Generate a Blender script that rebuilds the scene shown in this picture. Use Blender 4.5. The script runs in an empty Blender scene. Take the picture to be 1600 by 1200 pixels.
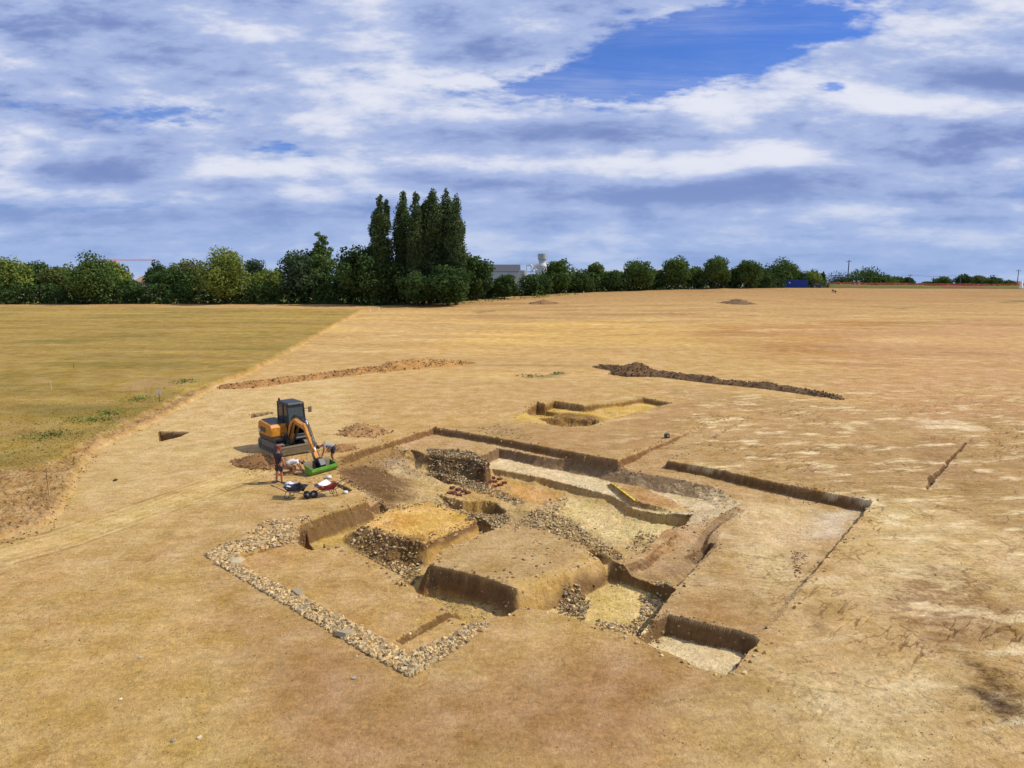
import bpy, math, random
import numpy as np
from mathutils import Vector, Matrix

# ---------------------------------------------------------------- camera, sky, sun
H = 9.5                      # drone height above the dig
FPX = 1080.0                 # focal length in pixels of the 1600 px wide photograph
PITCH = math.atan(170 / FPX)
SC = bpy.context.scene
COL = SC.collection
cam_d = bpy.data.cameras.new("camera")
cam = bpy.data.objects.new("camera", cam_d)
COL.objects.link(cam)
cam_d.sensor_width = 36
cam_d.lens = FPX / 1600 * 36
cam_d.clip_start = 0.1
cam_d.clip_end = 20000
cam.location = (0, 0, H)
cam.rotation_euler = (math.pi / 2 - PITCH, 0, 0)
SC.camera = cam
SUN_EL, SUN_AZ = math.radians(46), math.radians(3)      # azimuth measured from +X towards +Y
sun_d = bpy.data.lights.new("sun", 'SUN')
sun_d.energy = 4.6
sun_d.angle = math.radians(0.5)
sun_d.color = (1.0, 0.93, 0.82)
sun = bpy.data.objects.new("sun", sun_d)
COL.objects.link(sun)
sdir = Vector((math.cos(SUN_EL) * math.cos(SUN_AZ), math.cos(SUN_EL) * math.sin(SUN_AZ), math.sin(SUN_EL)))
sun.rotation_euler = sdir.to_track_quat('Z', 'Y').to_euler()
SC.view_settings.view_transform = 'Standard'
SC.view_settings.look = 'None'
SC.view_settings.exposure = 0
SC.view_settings.gamma = 1

def lin(r, g, b, k=1.0):
    f = lambda c: (c / 255 / 12.92 if c / 255 < 0.04045 else ((c / 255 + 0.055) / 1.055) ** 2.4) * k
    return (f(r), f(g), f(b))

def build_world():
    w = bpy.data.worlds.new("World")
    SC.world = w
    w.use_nodes = True
    nt = w.node_tree
    N, L = nt.nodes, nt.links
    N.clear()
    def math_(op, a, b=None, c=None, clamp=False):
        n = N.new('ShaderNodeMath'); n.operation = op; n.use_clamp = clamp
        for i, v in enumerate((a, b, c)):
            if v is None: continue
            if isinstance(v, (int, float)): n.inputs[i].default_value = v
            else: L.new(v, n.inputs[i])
        return n.outputs[0]
    def mapr(v, a, b, c=0.0, d=1.0, smooth=True):
        n = N.new('ShaderNodeMapRange'); n.interpolation_type = 'SMOOTHSTEP' if smooth else 'LINEAR'
        L.new(v, n.inputs[0])
        for i, q in enumerate((a, b, c, d)): n.inputs[i + 1].default_value = q
        return n.outputs[0]
    def mix(f, a, b):
        n = N.new('ShaderNodeMix'); n.data_type = 'RGBA'
        L.new(f, n.inputs[0])
        for s, v in ((6, a), (7, b)):
            if isinstance(v, tuple): n.inputs[s].default_value = (*v, 1)
            else: L.new(v, n.inputs[s])
        return n.outputs[2]
    tc = N.new('ShaderNodeTexCoord')
    sep = N.new('ShaderNodeSeparateXYZ'); L.new(tc.outputs['Generated'], sep.inputs[0])
    X, Y, Z = sep.outputs
    yy = math_('MAXIMUM', Y, 0.15)
    U = math_('DIVIDE', X, yy)                     # bearing and height of the view direction
    V = math_('DIVIDE', Z, yy)
    zc = math_('ADD', math_('MAXIMUM', Z, 0.0), 0.085)
    px = math_('DIVIDE', X, zc); py = math_('DIVIDE', Y, zc)
    comb = N.new('ShaderNodeCombineXYZ'); L.new(px, comb.inputs[0]); L.new(py, comb.inputs[1])
    def noise(vec, scale, detail, rough, off=(0, 0, 0), stretch=(1, 1, 1), rotz=0.0, dist=0.0):
        m = N.new('ShaderNodeMapping'); L.new(vec, m.inputs[0])
        m.inputs['Location'].default_value = off; m.inputs['Scale'].default_value = stretch
        m.inputs['Rotation'].default_value = (0, 0, rotz)
        n = N.new('ShaderNodeTexNoise'); L.new(m.outputs[0], n.inputs['Vector'])
        n.inputs['Scale'].default_value = scale; n.inputs['Detail'].default_value = detail
        n.inputs['Roughness'].default_value = rough; n.inputs['Distortion'].default_value = dist
        return n.outputs[0]
    P = comb.outputs[0]
    # a second coordinate that squeezes clouds into low banks
    uv = N.new('ShaderNodeCombineXYZ'); L.new(U, uv.inputs[0])
    L.new(math_('MULTIPLY', V, 3.2), uv.inputs[1])
    UVV = uv.outputs[0]
    big = noise(UVV, 3.2, 9, 0.60, (3.1, 7.7, 0), dist=0.25)
    big_s = noise(UVV, 3.2, 4, 0.5, (3.1 - 0.035, 7.7 - 0.07, 0), dist=0.25)
    plane = noise(P, 0.85, 8, 0.62, (1.3, 4.0, 0), (0.55, 1.0, 1.0), 0.25)
    wisp = noise(P, 1.1, 8, 0.7, (9, 2, 0), (0.35, 1.6, 1), 0.5, 0.6)
    detail = noise(UVV, 9, 8, 0.62, (5, 5, 0))
    bill = noise(UVV, 22, 6, 0.6, (1, 15, 0))
    low = mapr(V, 0.03, 0.22)                     # 0 low on the horizon, 1 high
    lowinv = math_('SUBTRACT', 1.0, low)
    def blob(u0, v0, ru, rv, rot=0.0):
        du = math_('SUBTRACT', U, u0); dv = math_('SUBTRACT', V, v0)
        c, s = math.cos(rot), math.sin(rot)
        a = math_('DIVIDE', math_('ADD', math_('MULTIPLY', du, c), math_('MULTIPLY', dv, s)), ru)
        b = math_('DIVIDE', math_('SUBTRACT', math_('MULTIPLY', dv, c), math_('MULTIPLY', du, s)), rv)
        q = math_('ADD', math_('MULTIPLY', a, a), math_('MULTIPLY', b, b))
        return math_('EXPONENT', math_('MULTIPLY', q, -1.0))
    def px2(x, y):
        cx, cy = (x - 800) / FPX, (600 - y) / FPX
        dy = math.cos(PITCH) + cy * math.sin(PITCH); dz = -math.sin(PITCH) + cy * math.cos(PITCH)
        return cx / dy, dz / dy
    def B(x, y, rx, ry, rot=0.0):
        u, v = px2(x, y)
        return blob(u, v, rx / FPX, ry / FPX, rot)
    def add(*t):
        r = t[0]
        for q in t[1:]: r = math_('ADD', r, q)
        return r
    M_ = lambda a, k: math_('MULTIPLY', a, k)
    # coverage of cloud: noise plus broad holes where the blue shows
    gaps = add(B(1215, 55, 230, 62, 0.2), B(950, 108, 250, 42, 0.22), M_(B(440, 233, 80, 18, 0.0), 0.8), M_(B(690, 115, 90, 30), 0.45),
               M_(B(20, 165, 80, 20), 0.3), M_(B(330, 185, 180, 20, -0.1), 0.3), M_(B(1310, 135, 30, 14), 0.5), M_(B(1370, 52, 50, 14, 0.1), 0.4))
    fill = add(B(1500, 70, 170, 75), B(1150, 220, 500, 50), B(350, 80, 320, 50), B(30, 250, 120, 50), M_(B(640, 185, 160, 30), 0.6))
    cov = math_('ADD', M_(math_('SUBTRACT', big, 0.5), 1.15), M_(math_('SUBTRACT', plane, 0.5), 0.9))
    cov = math_('ADD', cov, M_(math_('SUBTRACT', bill, 0.5), 0.4))
    puff = math_('SUBTRACT', 0.12, math_('ABSOLUTE', math_('SUBTRACT', noise(UVV, 13, 6, 0.6, (11, 3, 0)), 0.5)))
    cov = math_('ADD', cov, M_(puff, 0.9))
    cov = math_('ADD', cov, 0.33)
    cov = math_('SUBTRACT', math_('ADD', cov, M_(fill, 0.22)), M_(gaps, 0.62))
    cover = mapr(cov, -0.06, 0.27)
    veil = M_(mapr(wisp, 0.38, 0.8), 0.5)
    cover = math_('MAXIMUM', cover, math_('MULTIPLY', veil, 0.9))
    # shade within the cloud
    lit = M_(math_('SUBTRACT', big, big_s), 1.6)
    sh = math_('ADD', M_(math_('SUBTRACT', detail, 0.5), 0.9), M_(math_('SUBTRACT', plane, 0.5), 0.5))
    sh = math_('ADD', sh, lit)
    darks = math_('MULTIPLY', math_('ADD', M_(detail, 2.2), -0.25), add(B(160, 272, 110, 26, 0.0), B(680, 283, 130, 16), B(1180, 285, 190, 19, 0.10), M_(B(130, 340, 330, 14), 0.6), B(860, 208, 160, 20, 0.05), M_(B(1010, 310, 200, 11), 0.6),
                B(1540, 125, 110, 22, -0.1), B(1490, 250, 75, 13), M_(B(600, 345, 400, 26), 0.35), M_(B(1330, 300, 300, 18), 0.3), M_(B(1350, 235, 110, 16), 0.6)))
    brights = add(B(1180, 250, 140, 22, 0.12), B(930, 255, 230, 22), M_(B(480, 300, 220, 17, 0.05), 0.8), B(1450, 165, 130, 24), B(560, 150, 130, 42),
                  M_(B(20, 230, 45, 28), 0.8), B(1500, 35, 130, 38), M_(B(280, 192, 45, 9), 0.7), M_(B(1050, 140, 250, 30), 0.5), M_(B(820, 350, 600, 30), 0.12), M_(B(1560, 250, 60, 20), 0.6))
    sh = math_('ADD', sh, math_('SUBTRACT', M_(brights, 0.42), M_(darks, 0.48)))
    sh = math_('ADD', sh, M_(math_('SUBTRACT', bill, 0.5), 0.4))
    sh = mapr(math_('ADD', sh, 0.42), -0.15, 0.98)
    dark_c = lin(122, 142, 196); mid_c = lin(168, 185, 226); hi_c = lin(228, 231, 244)
    c1 = mix(mapr(sh, 0.0, 0.5), dark_c, mid_c)
    c2 = mix(mapr(sh, 0.45, 1.0), c1, hi_c)
    # blue sky: Nishita with the sun where the lamp is
    sky = N.new('ShaderNodeTexSky'); sky.sky_type = 'NISHITA'; sky.sun_disc = False
    sky.sun_elevation = SUN_EL; sky.sun_rotation = math.pi / 2 - SUN_AZ
    sky.air_density = 1.2; sky.dust_density = 0.6; sky.ozone_density = 3.0
    mul = N.new('ShaderNodeMix'); mul.data_type = 'RGBA'; mul.blend_type = 'MULTIPLY'
    mul.inputs[0].default_value = 1.0
    L.new(sky.outputs[0], mul.inputs[6]); mul.inputs[7].default_value = (0.040, 0.063, 0.126, 1)
    # thin veil of far air makes low cloud bluer and more even
    lowc = mix(M_(mapr(V, 0.17, 0.0), 0.62), c2, lin(154, 181, 226))
    final = mix(cover, mul.outputs[2], lowc)
    bg = N.new('ShaderNodeBackground'); L.new(final, bg.inputs[0]); bg.inputs[1].default_value = 1.0
    out = N.new('ShaderNodeOutputWorld'); L.new(bg.outputs[0], out.inputs[0])
build_world()

# ---------------------------------------------------------------- numpy noise
_rng = np.random.RandomState(7)
_perm = _rng.rand(4, 256, 256)
def vnoise(x, y, k=0):
    xi = np.floor(x).astype(np.int64); yi = np.floor(y).astype(np.int64)
    fx = x - xi; fy = y - yi
    fx = fx * fx * (3 - 2 * fx); fy = fy * fy * (3 - 2 * fy)
    T = _perm[k]
    a = T[xi & 255, yi & 255]; b = T[(xi + 1) & 255, yi & 255]
    c = T[xi & 255, (yi + 1) & 255]; d = T[(xi + 1) & 255, (yi + 1) & 255]
    return (a + (b - a) * fx) * (1 - fy) + (c + (d - c) * fx) * fy
def fbm(x, y, o=4, k=0, r=0.5):
    s = 0; a = 1.0; t = 0
    for i in range(o):
        s = s + a * (vnoise(x * 2 ** i + 17.3 * i, y * 2 ** i + 5.1 * i, (k + i) % 4) - 0.5)
        t += a; a *= r
    return s / t * 2      # about -1..1
def sstep(a, b, x):
    t = np.clip((x - a) / (b - a), 0, 1)
    return t * t * (3 - 2 * t)

# ---------------------------------------------------------------- the lie of the land
_U = [-3, -0.8, -0.2, 0.06, 0.30, 0.7, 3]
_ZR = [2.6, 2.7, 2.8, 4.2, 5.5, 4.6, 4.6]
_YR = [165, 165, 165, 205, 226, 250, 250]
def base_z(x, y):
    x = np.asarray(x, float); y = np.asarray(y, float)
    u = x / np.maximum(y, 5)
    zr = np.interp(u, _U, _ZR); yr = np.interp(u, _U, _YR)
    t = np.clip((y - 45) / (yr - 45), 0, 1)
    z = zr * t ** 1.15
    z2 = 9.2 - 0.0135 * y - 0.5
    k = sstep(yr + 15, yr + 160, y)
    return z * (1 - k) + np.minimum(z2, zr) * k
def unproj(px, py, z=0.0):
    """the point of the ground (raised by z) seen in direction px, py"""
    cx, cy = (px - 800) / FPX, (600 - py) / FPX
    dx, dy, dz = cx, math.cos(PITCH) + cy * math.sin(PITCH), -math.sin(PITCH) + cy * math.cos(PITCH)
    lo = 5.0; hi = None
    prev = 5.0; t = 5.0
    while t < 900:
        if H + dz * t < float(base_z(dx * t, dy * t)) + z:
            hi = t; lo = prev; break
        prev = t; t *= 1.02
    if hi is None: return (dx * 300, dy * 300)
    for _ in range(30):
        m = (lo + hi) / 2
        if H + dz * m < float(base_z(dx * m, dy * m)) + z: hi = m
        else: lo = m
    return (dx * hi, dy * hi)
def upoly(pts, zref=0.0):
    return np.array([unproj(p[0], p[1], p[2] if len(p) > 2 else zref) for p in pts])

def poly_sd(x, y, P, w=None):
    """signed distance (inside positive); w gives a width per edge by which its distance is divided"""
    n = len(P); best = np.full(x.shape, 1e9); ins = np.zeros(x.shape, bool)
    for i in range(n):
        ax, ay = P[i]; bx, by = P[(i + 1) % n]
        ex, ey = bx - ax, by - ay
        l2 = ex * ex + ey * ey + 1e-12
        t = np.clip(((x - ax) * ex + (y - ay) * ey) / l2, 0, 1)
        d = np.hypot(x - ax - t * ex, y - ay - t * ey)
        if w is not None: d = d / w[i]
        best = np.minimum(best, d)
        c = (ay > y) != (by > y)
        with np.errstate(divide='ignore', invalid='ignore'):
            xi = (bx - ax) * (y - ay) / (by - ay + 1e-15) + ax
        ins ^= c & (x < xi)
    return np.where(ins, best, -best)

FEAT = []
def feature(poly, z, w=0.08, zref=0.0, out=False, rough=0.05, wedge=None, name=''):
    """z: number or list of (px, py, z) control heights; w: wall width; out: wall falls outward from the edge (a raised block)"""
    P = upoly(poly, zref)
    if isinstance(z, (int, float)): ctrl = None; zc = z
    else:
        ctrl = [(*unproj(a, b, c), c) for a, b, c in z]; zc = None
    ws = [max(w, .17)] * len(poly)
    if wedge:
        for k, v in wedge.items(): ws[k] = v
    FEAT.append(dict(P=P, z=zc, c=ctrl, w=np.array(ws), out=out, rough=rough, name=name, pad=max(ws) + 0.3 if out else 0.3))

def apply_features(x, y, only=None):
    """relative height of the dig below/above the land, and the last feature that owns each point"""
    rel = np.zeros(x.shape); own = np.full(x.shape, -1, np.int32)
    for i, f in enumerate(FEAT):
        P = f['P']; pad = f['pad']
        m = (x > P[:, 0].min() - pad) & (x < P[:, 0].max() + pad) & (y > P[:, 1].min() - pad) & (y < P[:, 1].max() + pad)
        if not m.any(): continue
        xs, ys = x[m], y[m]
        r = f['rough']
        xw = xs + r * (1.5 * fbm(xs * 1.3, ys * 1.3, 4, 1) + 0.6 * fbm(xs * 3.7, ys * 3.7, 3, 2) + 0.12 * fbm(xs * 9, ys * 9, 2, 3))
        yw = ys + r * (1.5 * fbm(xs * 1.3 + 50, ys * 1.3, 4, 2) + 0.6 * fbm(xs * 3.7 + 5, ys * 3.7, 3, 0) + 0.12 * fbm(xs * 9 + 9, ys * 9, 2, 0))
        sd = poly_sd(xw, yw, P, f['w'])
        if f['c'] is None: zf = f['z']
        else:
            sw = 0; sz = 0
            for cx, cy, cz in f['c']:
                wgt = 1.0 / ((xs - cx) ** 2 + (ys - cy) ** 2 + 0.25) ** 1.5
                sw = sw + wgt; sz = sz + wgt * cz
            zf = sz / sw
        t = np.clip(1 + sd, 0, 1) if f['out'] else np.clip(sd, 0, 1)
        old = rel[m]
        rel[m] = old + (zf - old) * t
        o = own[m]; o[sd > (0 if f['out'] else 0)] = i; own[m] = o
    return rel, own

# terrace stripped round the dig
feature([(524, 722), (560, 703), (612, 688), (678, 667), (760, 681), (850, 697), (965, 718), (1035, 690), (1120, 655), (1175, 652), (1100, 690), (1045, 719),
         (1120, 733), (1200, 752), (1270, 765), (1365, 784), (1310, 850), (1250, 922), (1213, 970), (1184, 996), (1044, 958), (990, 990), (900, 960),
         (830, 930), (700, 880), (620, 820), (585, 790), (560, 768), (530, 748)],
        [(560, 720, -.28), (690, 680, -.42), (900, 712, -.44), (960, 725, -.42), (1120, 662, -.04), (1040, 705, -.22), (1060, 738, -.42), (1150, 752, -.45), (1340, 795, -.5),
         (1270, 790, -.48), (1280, 850, -.34), (1240, 900, -.2), (1213, 965, -.06), (1180, 985, -.05), (1100, 955, -.05), (1050, 950, -.06), (1150, 880, -.2), (1100, 920, -.14),
         (1000, 760, -.42), (600, 740, -.42), (700, 800, -.45)], w=0.10, name='terrace')
# lower chalk floor behind the middle baulk
feature([(781, 701), (840, 712), (900, 719), (955, 728), (1000, 738), (1060, 748), (1120, 762), (1157, 786), (1130, 808), (1095, 822), (1040, 835), (960, 810), (877, 790), (800, 765),
         (765, 724), (750, 714)],
        [(800, 720, -.9), (900, 745, -1.0), (1000, 770, -1.0), (1060, 785, -.92), (1110, 790, -.7), (1125, 805, -.52), (800, 760, -.95), (960, 800, -1.0)], w=0.25, zref=-.42,
        wedge={0: .2, 1: .4, 2: .6, 3: .8, 4: .9, 5: .9, 6: 1.0, 7: .9, 8: .5, 9: .4, 14: .12, 15: .12}, name='chalk')
feature([(948, 749), (1000, 758), (1055, 780), (1084, 803), (1040, 797), (988, 783)], -.72, w=0.07, zref=-.72, name='red_bench')
# darker floor beside the excavator
feature([(520, 728), (560, 712), (610, 700), (668, 712), (700, 760), (690, 790), (612, 800), (586, 777), (560, 765), (530, 752)],
        [(540, 735, -.42), (600, 720, -.55), (640, 745, -.66), (600, 765, -.6), (680, 770, -.7)], w=0.5, zref=-.35, rough=0.15, name='dark_floor')
# hypocaust and ruin floor
feature([(640, 704, -.42), (652, 705, -.42), (668, 712, -.42), (700, 716, -.42), (733, 716, -.42), (748, 723, -.42), (758, 735, -.6), (770, 731, -.9), (845, 745, -.95), (877, 753, -1.0), (960, 776, -1.0),
         (990, 783, -.62), (1040, 798, -.62), (1084, 805, -.62), (1070, 817, -.5), (1036, 840, -.45), (1007, 874, -.45), (962, 893, -.5), (935, 872, -.5), (850, 840, -.5), (791, 826, -.5), (720, 800, -.6),
         (630, 800, -.6), (612, 775, -.6), (605, 735, -.55)],
        [(655, 740, -.95), (700, 738, -1.3), (740, 735, -1.25), (700, 765, -1.15), (770, 755, -1.25), (850, 775, -1.32), (950, 810, -1.35), (1060, 815, -1.25), (1000, 850, -1.05), (960, 870, -.95),
         (880, 830, -1.05), (800, 800, -1.1), (750, 800, -1.1), (650, 785, -.9), (620, 770, -.7)], w=0.12, zref=-.42, wedge={21: .8, 22: 1.2, 23: 1.4, 24: .8, 15: .3, 14: .3}, name='ruin')
FEAT[-1]['w'][1:5] = .6
feature([(666, 744), (684, 745), (717, 754), (702, 758), (684, 752)], -1.4, w=0.08, zref=-1.15, name='small_pit')
feature([(683, 776), (725, 783), (755, 780), (775, 783), (789, 795), (786, 806), (760, 806), (700, 800)], -1.6, w=0.2, zref=-1.1, wedge={5: .7, 6: .9, 7: .6}, rough=0.12, name='ruin_ditch')
# ground right of the ruin
feature([(961, 892), (1007, 873), (1060, 830), (1105, 812), (1128, 830), (1117, 857), (1095, 882), (1058, 921)],
        [(1060, 840, -.5), (1100, 840, -.42), (1060, 900, -.36), (1000, 885, -.46), (980, 893, -.44)], w=0.06, zref=-.2, wedge={0: .25, 1: .25, 2: .9, 3: .9, 4: .6}, name='red_floor')
feature([(1150, 792), (1120, 812), (1085, 848), (1069, 868), (1092, 872), (1108, 845), (1135, 818), (1166, 799)], [(1155, 795, -.44), (1120, 820, -.52), (1080, 865, -.66)], w=0.4, zref=-.4, name='gully')
feature([(1068, 868), (1087, 881), (1117, 856), (1110, 850), (1092, 851)], -.68, w=0.1, zref=-.35, name='slot')
# yellow floor right of the block
feature([(780, 930, -.3), (821, 947, 0), (847, 953, 0), (906, 969, 0), (929, 977, 0), (990, 995, 0), (1010, 978, 0), (1030, 955, -.05), (1058, 922, -.12), (1010, 908, -.4), (961, 892, -.45), (938, 872, -.5), (880, 880, -.6), (800, 900, -.6)],
        [(850, 930, -.82), (900, 930, -.82), (980, 940, -.78), (950, 890, -.75), (1030, 930, -.72), (930, 960, -.78)], w=0.14, zref=0, wedge={6: .5, 7: .3, 8: .07, 9: .07, 10: .3}, name='yellow_floor')
feature([(1008, 968), (1044, 958), (1136, 982), (1172, 992), (1187, 1004), (1172, 1020), (1139, 1057), (1099, 1046), (990, 996)],
        [(1020, 980, -.6), (1100, 1000, -.62), (1170, 1010, -.6), (1060, 1015, -.58), (1120, 1040, -.3), (1100, 1035, -.45)], w=0.09, name='near_trench')
# room inside the stone foundation, then the deep pit
feature([(372, 868), (452, 845), (468, 836), (500, 840), (555, 848), (600, 866), (645, 890), (675, 915), (715, 945), (690, 957), (609, 1001), (385, 886)], -.14, w=0.07, zref=-.02, rough=0.03, name='room')
feature([(609, 1001), (690, 956), (730, 935), (790, 958), (752, 974), (645, 1022)], -.3, w=0.07, zref=-.1, name='room_end')
feature([(577, 781, 0), (520, 799, 0), (470, 818, 0), (463, 826, 0), (464, 842, -.1), (485, 851, -.14), (500, 849, -.14), (545, 858, -.14), (585, 877, -.14), (625, 899, -.14), (652, 925, -.14),
         (692, 955, -.2), (750, 973, -.2), (790, 961, 0), (806, 952, 0), (821, 947, 0), (850, 900, -.7), (791, 830, -.7), (700, 800, -.7), (640, 786, -.6), (612, 794, -.6), (590, 783, -.4)],
        [(560, 795, -.75), (500, 825, -.62), (475, 835, -.7), (540, 845, -1.0), (600, 865, -1.25), (640, 880, -1.3), (655, 905, -1.05), (700, 935, -.95), (740, 955, -.8), (790, 955, -.85), (700, 850, -.95), (600, 800, -.85)],
        w=0.16, wedge={0: .45, 1: .45, 2: .1, 9: .35, 10: .8, 11: .8, 12: .5}, name='deep_pit')
feature([(466, 824), (480, 820), (503, 842), (508, 853), (486, 857), (464, 846)], -1.25, w=0.12, zref=-.05, name='hole')
feature([(564, 825), (588, 810), (611, 796), (641, 787), (674, 785), (712, 798), (743, 812), (724, 825), (690, 838), (663, 849), (619, 842)], -.55, w=0.28, zref=-.55, out=True, rough=0.05,
        wedge={0: .35, 8: .35, 9: .5, 10: .75, 7: .3}, name='clay_platform')
feature([(672, 880), (692, 858), (735, 843), (791, 818), (850, 828), (905, 851), (936, 872), (884, 893), (809, 919), (745, 898)], -.02, w=0.16, zref=-.02, out=True, rough=0.04,
        wedge={0: .5, 1: .4, 6: .5, 7: .5, 8: .16, 9: .2}, name='earth_block')
feature([(621, 905), (630, 914), (623, 917)], -.35, w=0.05, zref=-.14, name='stake_hole')
feature([(511, 754), (522, 753), (553, 766), (545, 770)], -.3, w=0.06, name='small_cut')
feature([(247, 673), (297, 674), (281, 682), (248, 690)], -.8, w=0.05, rough=0.02, name='left_trench')
feature([(391, 646), (425, 644), (427, 646), (392, 653)], -.6, w=0.05, rough=0.02, name='left_trench')
feature([(1507, 691), (1512, 691), (1477, 733), (1449, 766), (1446, 764), (1450, 745), (1468, 733)], -.38, w=0.05, name='right_cut')
feature([(865, 626), (912, 633), (970, 628), (1005, 621), (1050, 629), (1020, 637), (945, 657), (918, 666), (880, 667), (850, 663), (800, 655), (838, 636)],
        [(880, 632, -.5), (850, 642, -.55), (900, 640, -.5), (1030, 629, -.45), (980, 632, -.35), (810, 654, -.05), (940, 650, -.5), (960, 640, -.3)], w=0.25, wedge={0: .08, 11: .1}, name='far_pit')
feature([(838, 637), (873, 644), (868, 655), (815, 654)], -.85, w=0.1, zref=-.45, wedge={2: .8, 1: .5}, name='far_pit')
feature([(842, 659), (880, 648), (925, 651), (945, 656), (918, 665), (880, 668), (855, 665)], [(860, 660, -1.0), (905, 658, -2.2), (930, 657, -1.2)], w=0.7, zref=-.3, rough=0.3, name='far_pit')

RUIN_I = [i for i, f in enumerate(FEAT) if f['name'] in ('ruin', 'ruin_ditch')]
FIELD_PX = [(563, 484), (500, 519), (432, 556), (385, 580), (340, 597), (290, 612), (243, 636), (180, 668), (140, 688), (75, 726), (0, 738), (-140, 800)]
STRIP_PX = [(566, 486), (505, 521), (437, 560), (392, 584), (345, 603), (302, 625), (258, 652), (205, 678), (152, 704), (128, 735), (105, 785), (85, 820), (0, 846), (-120, 880)]
FIELD_P = np.vstack([upoly(FIELD_PX, 0.3), [(-45, 14), (-400, 14), (-400, 163.5), (-180, 163.5)]])
BANK_P = np.vstack([upoly(STRIP_PX, 0.0), [(-38, 10), (-400, 10), (-400, 166), (-180, 166)]])
def terrain(x, y):
    x = np.asarray(x, float); y = np.asarray(y, float)
    shp = x.shape; x = x.ravel(); y = y.ravel()
    rel, own = apply_features(x, y)
    xw = x + 0.25 * fbm(x * .7, y * .7, 4, 2); yw = y + 0.25 * fbm(x * .7 + 31, y * .7, 4, 1)
    sb = poly_sd(xw, yw, BANK_P); sf = poly_sd(xw, yw, FIELD_P)
    bank = sstep(-0.05, 0.35, sb) * 0.22 + sstep(-0.15, 0.2, sf) * 0.16
    lump = sstep(0.05, 0.5, sb) * sstep(0.3, -0.3, sf)            # loose soil between stripped ground and field
    z = base_z(x, y) + rel + bank
    z = z + lump * (0.2 * fbm(x * 1.5, y * 1.5, 5, 1, .7) + 0.10 * np.abs(fbm(x * 5, y * 5, 3, 2)))
    z = z + 0.05 * fbm(x * .12, y * .12, 2, 3)
    dug = rel < -0.3
    near = np.where(y < 75, 1.0, 0.0)
    xr, yr_ = x * .96 + y * .28, y * .96 - x * .28
    scr = sstep(0, 18, x) * near * (rel > -.2)
    z = z + 0.014 * fbm(x * 1.7, y * 1.7, 4, 0) + near * 0.014 * fbm(x * 6, y * 6, 4, 1, .65)
    z = z + near * (.010 + .014 * scr) * fbm(xr * .9, yr_ * 5.5, 4, 2, .6)
    xq, yq = x * .70 + y * .71, y * .70 - x * .71
    z = z - scr * .035 * sstep(.86, .99, 1 - np.abs(fbm(xq * .5, yq * 2.4, 4, 1, .55)) * 2.2) * sstep(.05, .35, fbm(x * .35, y * .35, 3, 3))
    z = z + np.where(dug, 0.045 * fbm(x * 4, y * 4, 5, 3, .65), 0)
    ruin = np.isin(own, RUIN_I)
    z = z + np.where(ruin, 0.10 * fbm(x * 1.6, y * 1.6, 4, 1, .6), 0)
    # ruts of the tracked machine on the haul road
    for off in ((-0.85), (0.85)):
        pass
    return z.reshape(shp), rel.reshape(shp), own.reshape(shp), sf.reshape(shp), sb.reshape(shp)
def gz(x, y):
    return float(terrain(np.array([x]), np.array([y]))[0][0])
def at(px, py, z=0.0):
    x, y = unproj(px, py, z)
    return x, y, gz(x, y)

# ---------------------------------------------------------------- materials
def new_mat(name):
    m = bpy.data.materials.new(name); m.use_nodes = True
    return m, m.node_tree.nodes, m.node_tree.links, m.node_tree.nodes['Principled BSDF']
_MATS = {}
def mat(name, col, rough=0.6, metal=0.0, var=0.12, scale=6.0, bump=0.0, spec=0.5):
    if name in _MATS: return _MATS[name]
    m, N, L, b = new_mat(name)
    tc = N.new('ShaderNodeTexCoord')
    n = N.new('ShaderNodeTexNoise'); n.inputs['Scale'].default_value = scale; n.inputs['Detail'].default_value = 6
    n.inputs['Roughness'].default_value = 0.65
    L.new(tc.outputs['Object'], n.inputs['Vector'])
    r = N.new('ShaderNodeMapRange'); L.new(n.outputs[0], r.inputs[0]); r.inputs[1].default_value = .3; r.inputs[2].default_value = .7
    r.inputs[3].default_value = 1 - var * 1.5; r.inputs[4].default_value = 1 + var
    h = N.new('ShaderNodeHueSaturation'); h.inputs['Color'].default_value = (*col, 1); L.new(r.outputs[0], h.inputs['Value'])
    L.new(h.outputs[0], b.inputs['Base Color'])
    b.inputs['Roughness'].default_value = rough; b.inputs['Metallic'].default_value = metal
    b.inputs['Specular IOR Level'].default_value = spec
    if bump:
        bp = N.new('ShaderNodeBump'); bp.inputs['Strength'].default_value = bump; bp.inputs['Distance'].default_value = .02
        L.new(n.outputs[0], bp.inputs['Height']); L.new(bp.outputs[0], b.inputs['Normal'])
    _MATS[name] = m
    return m

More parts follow.
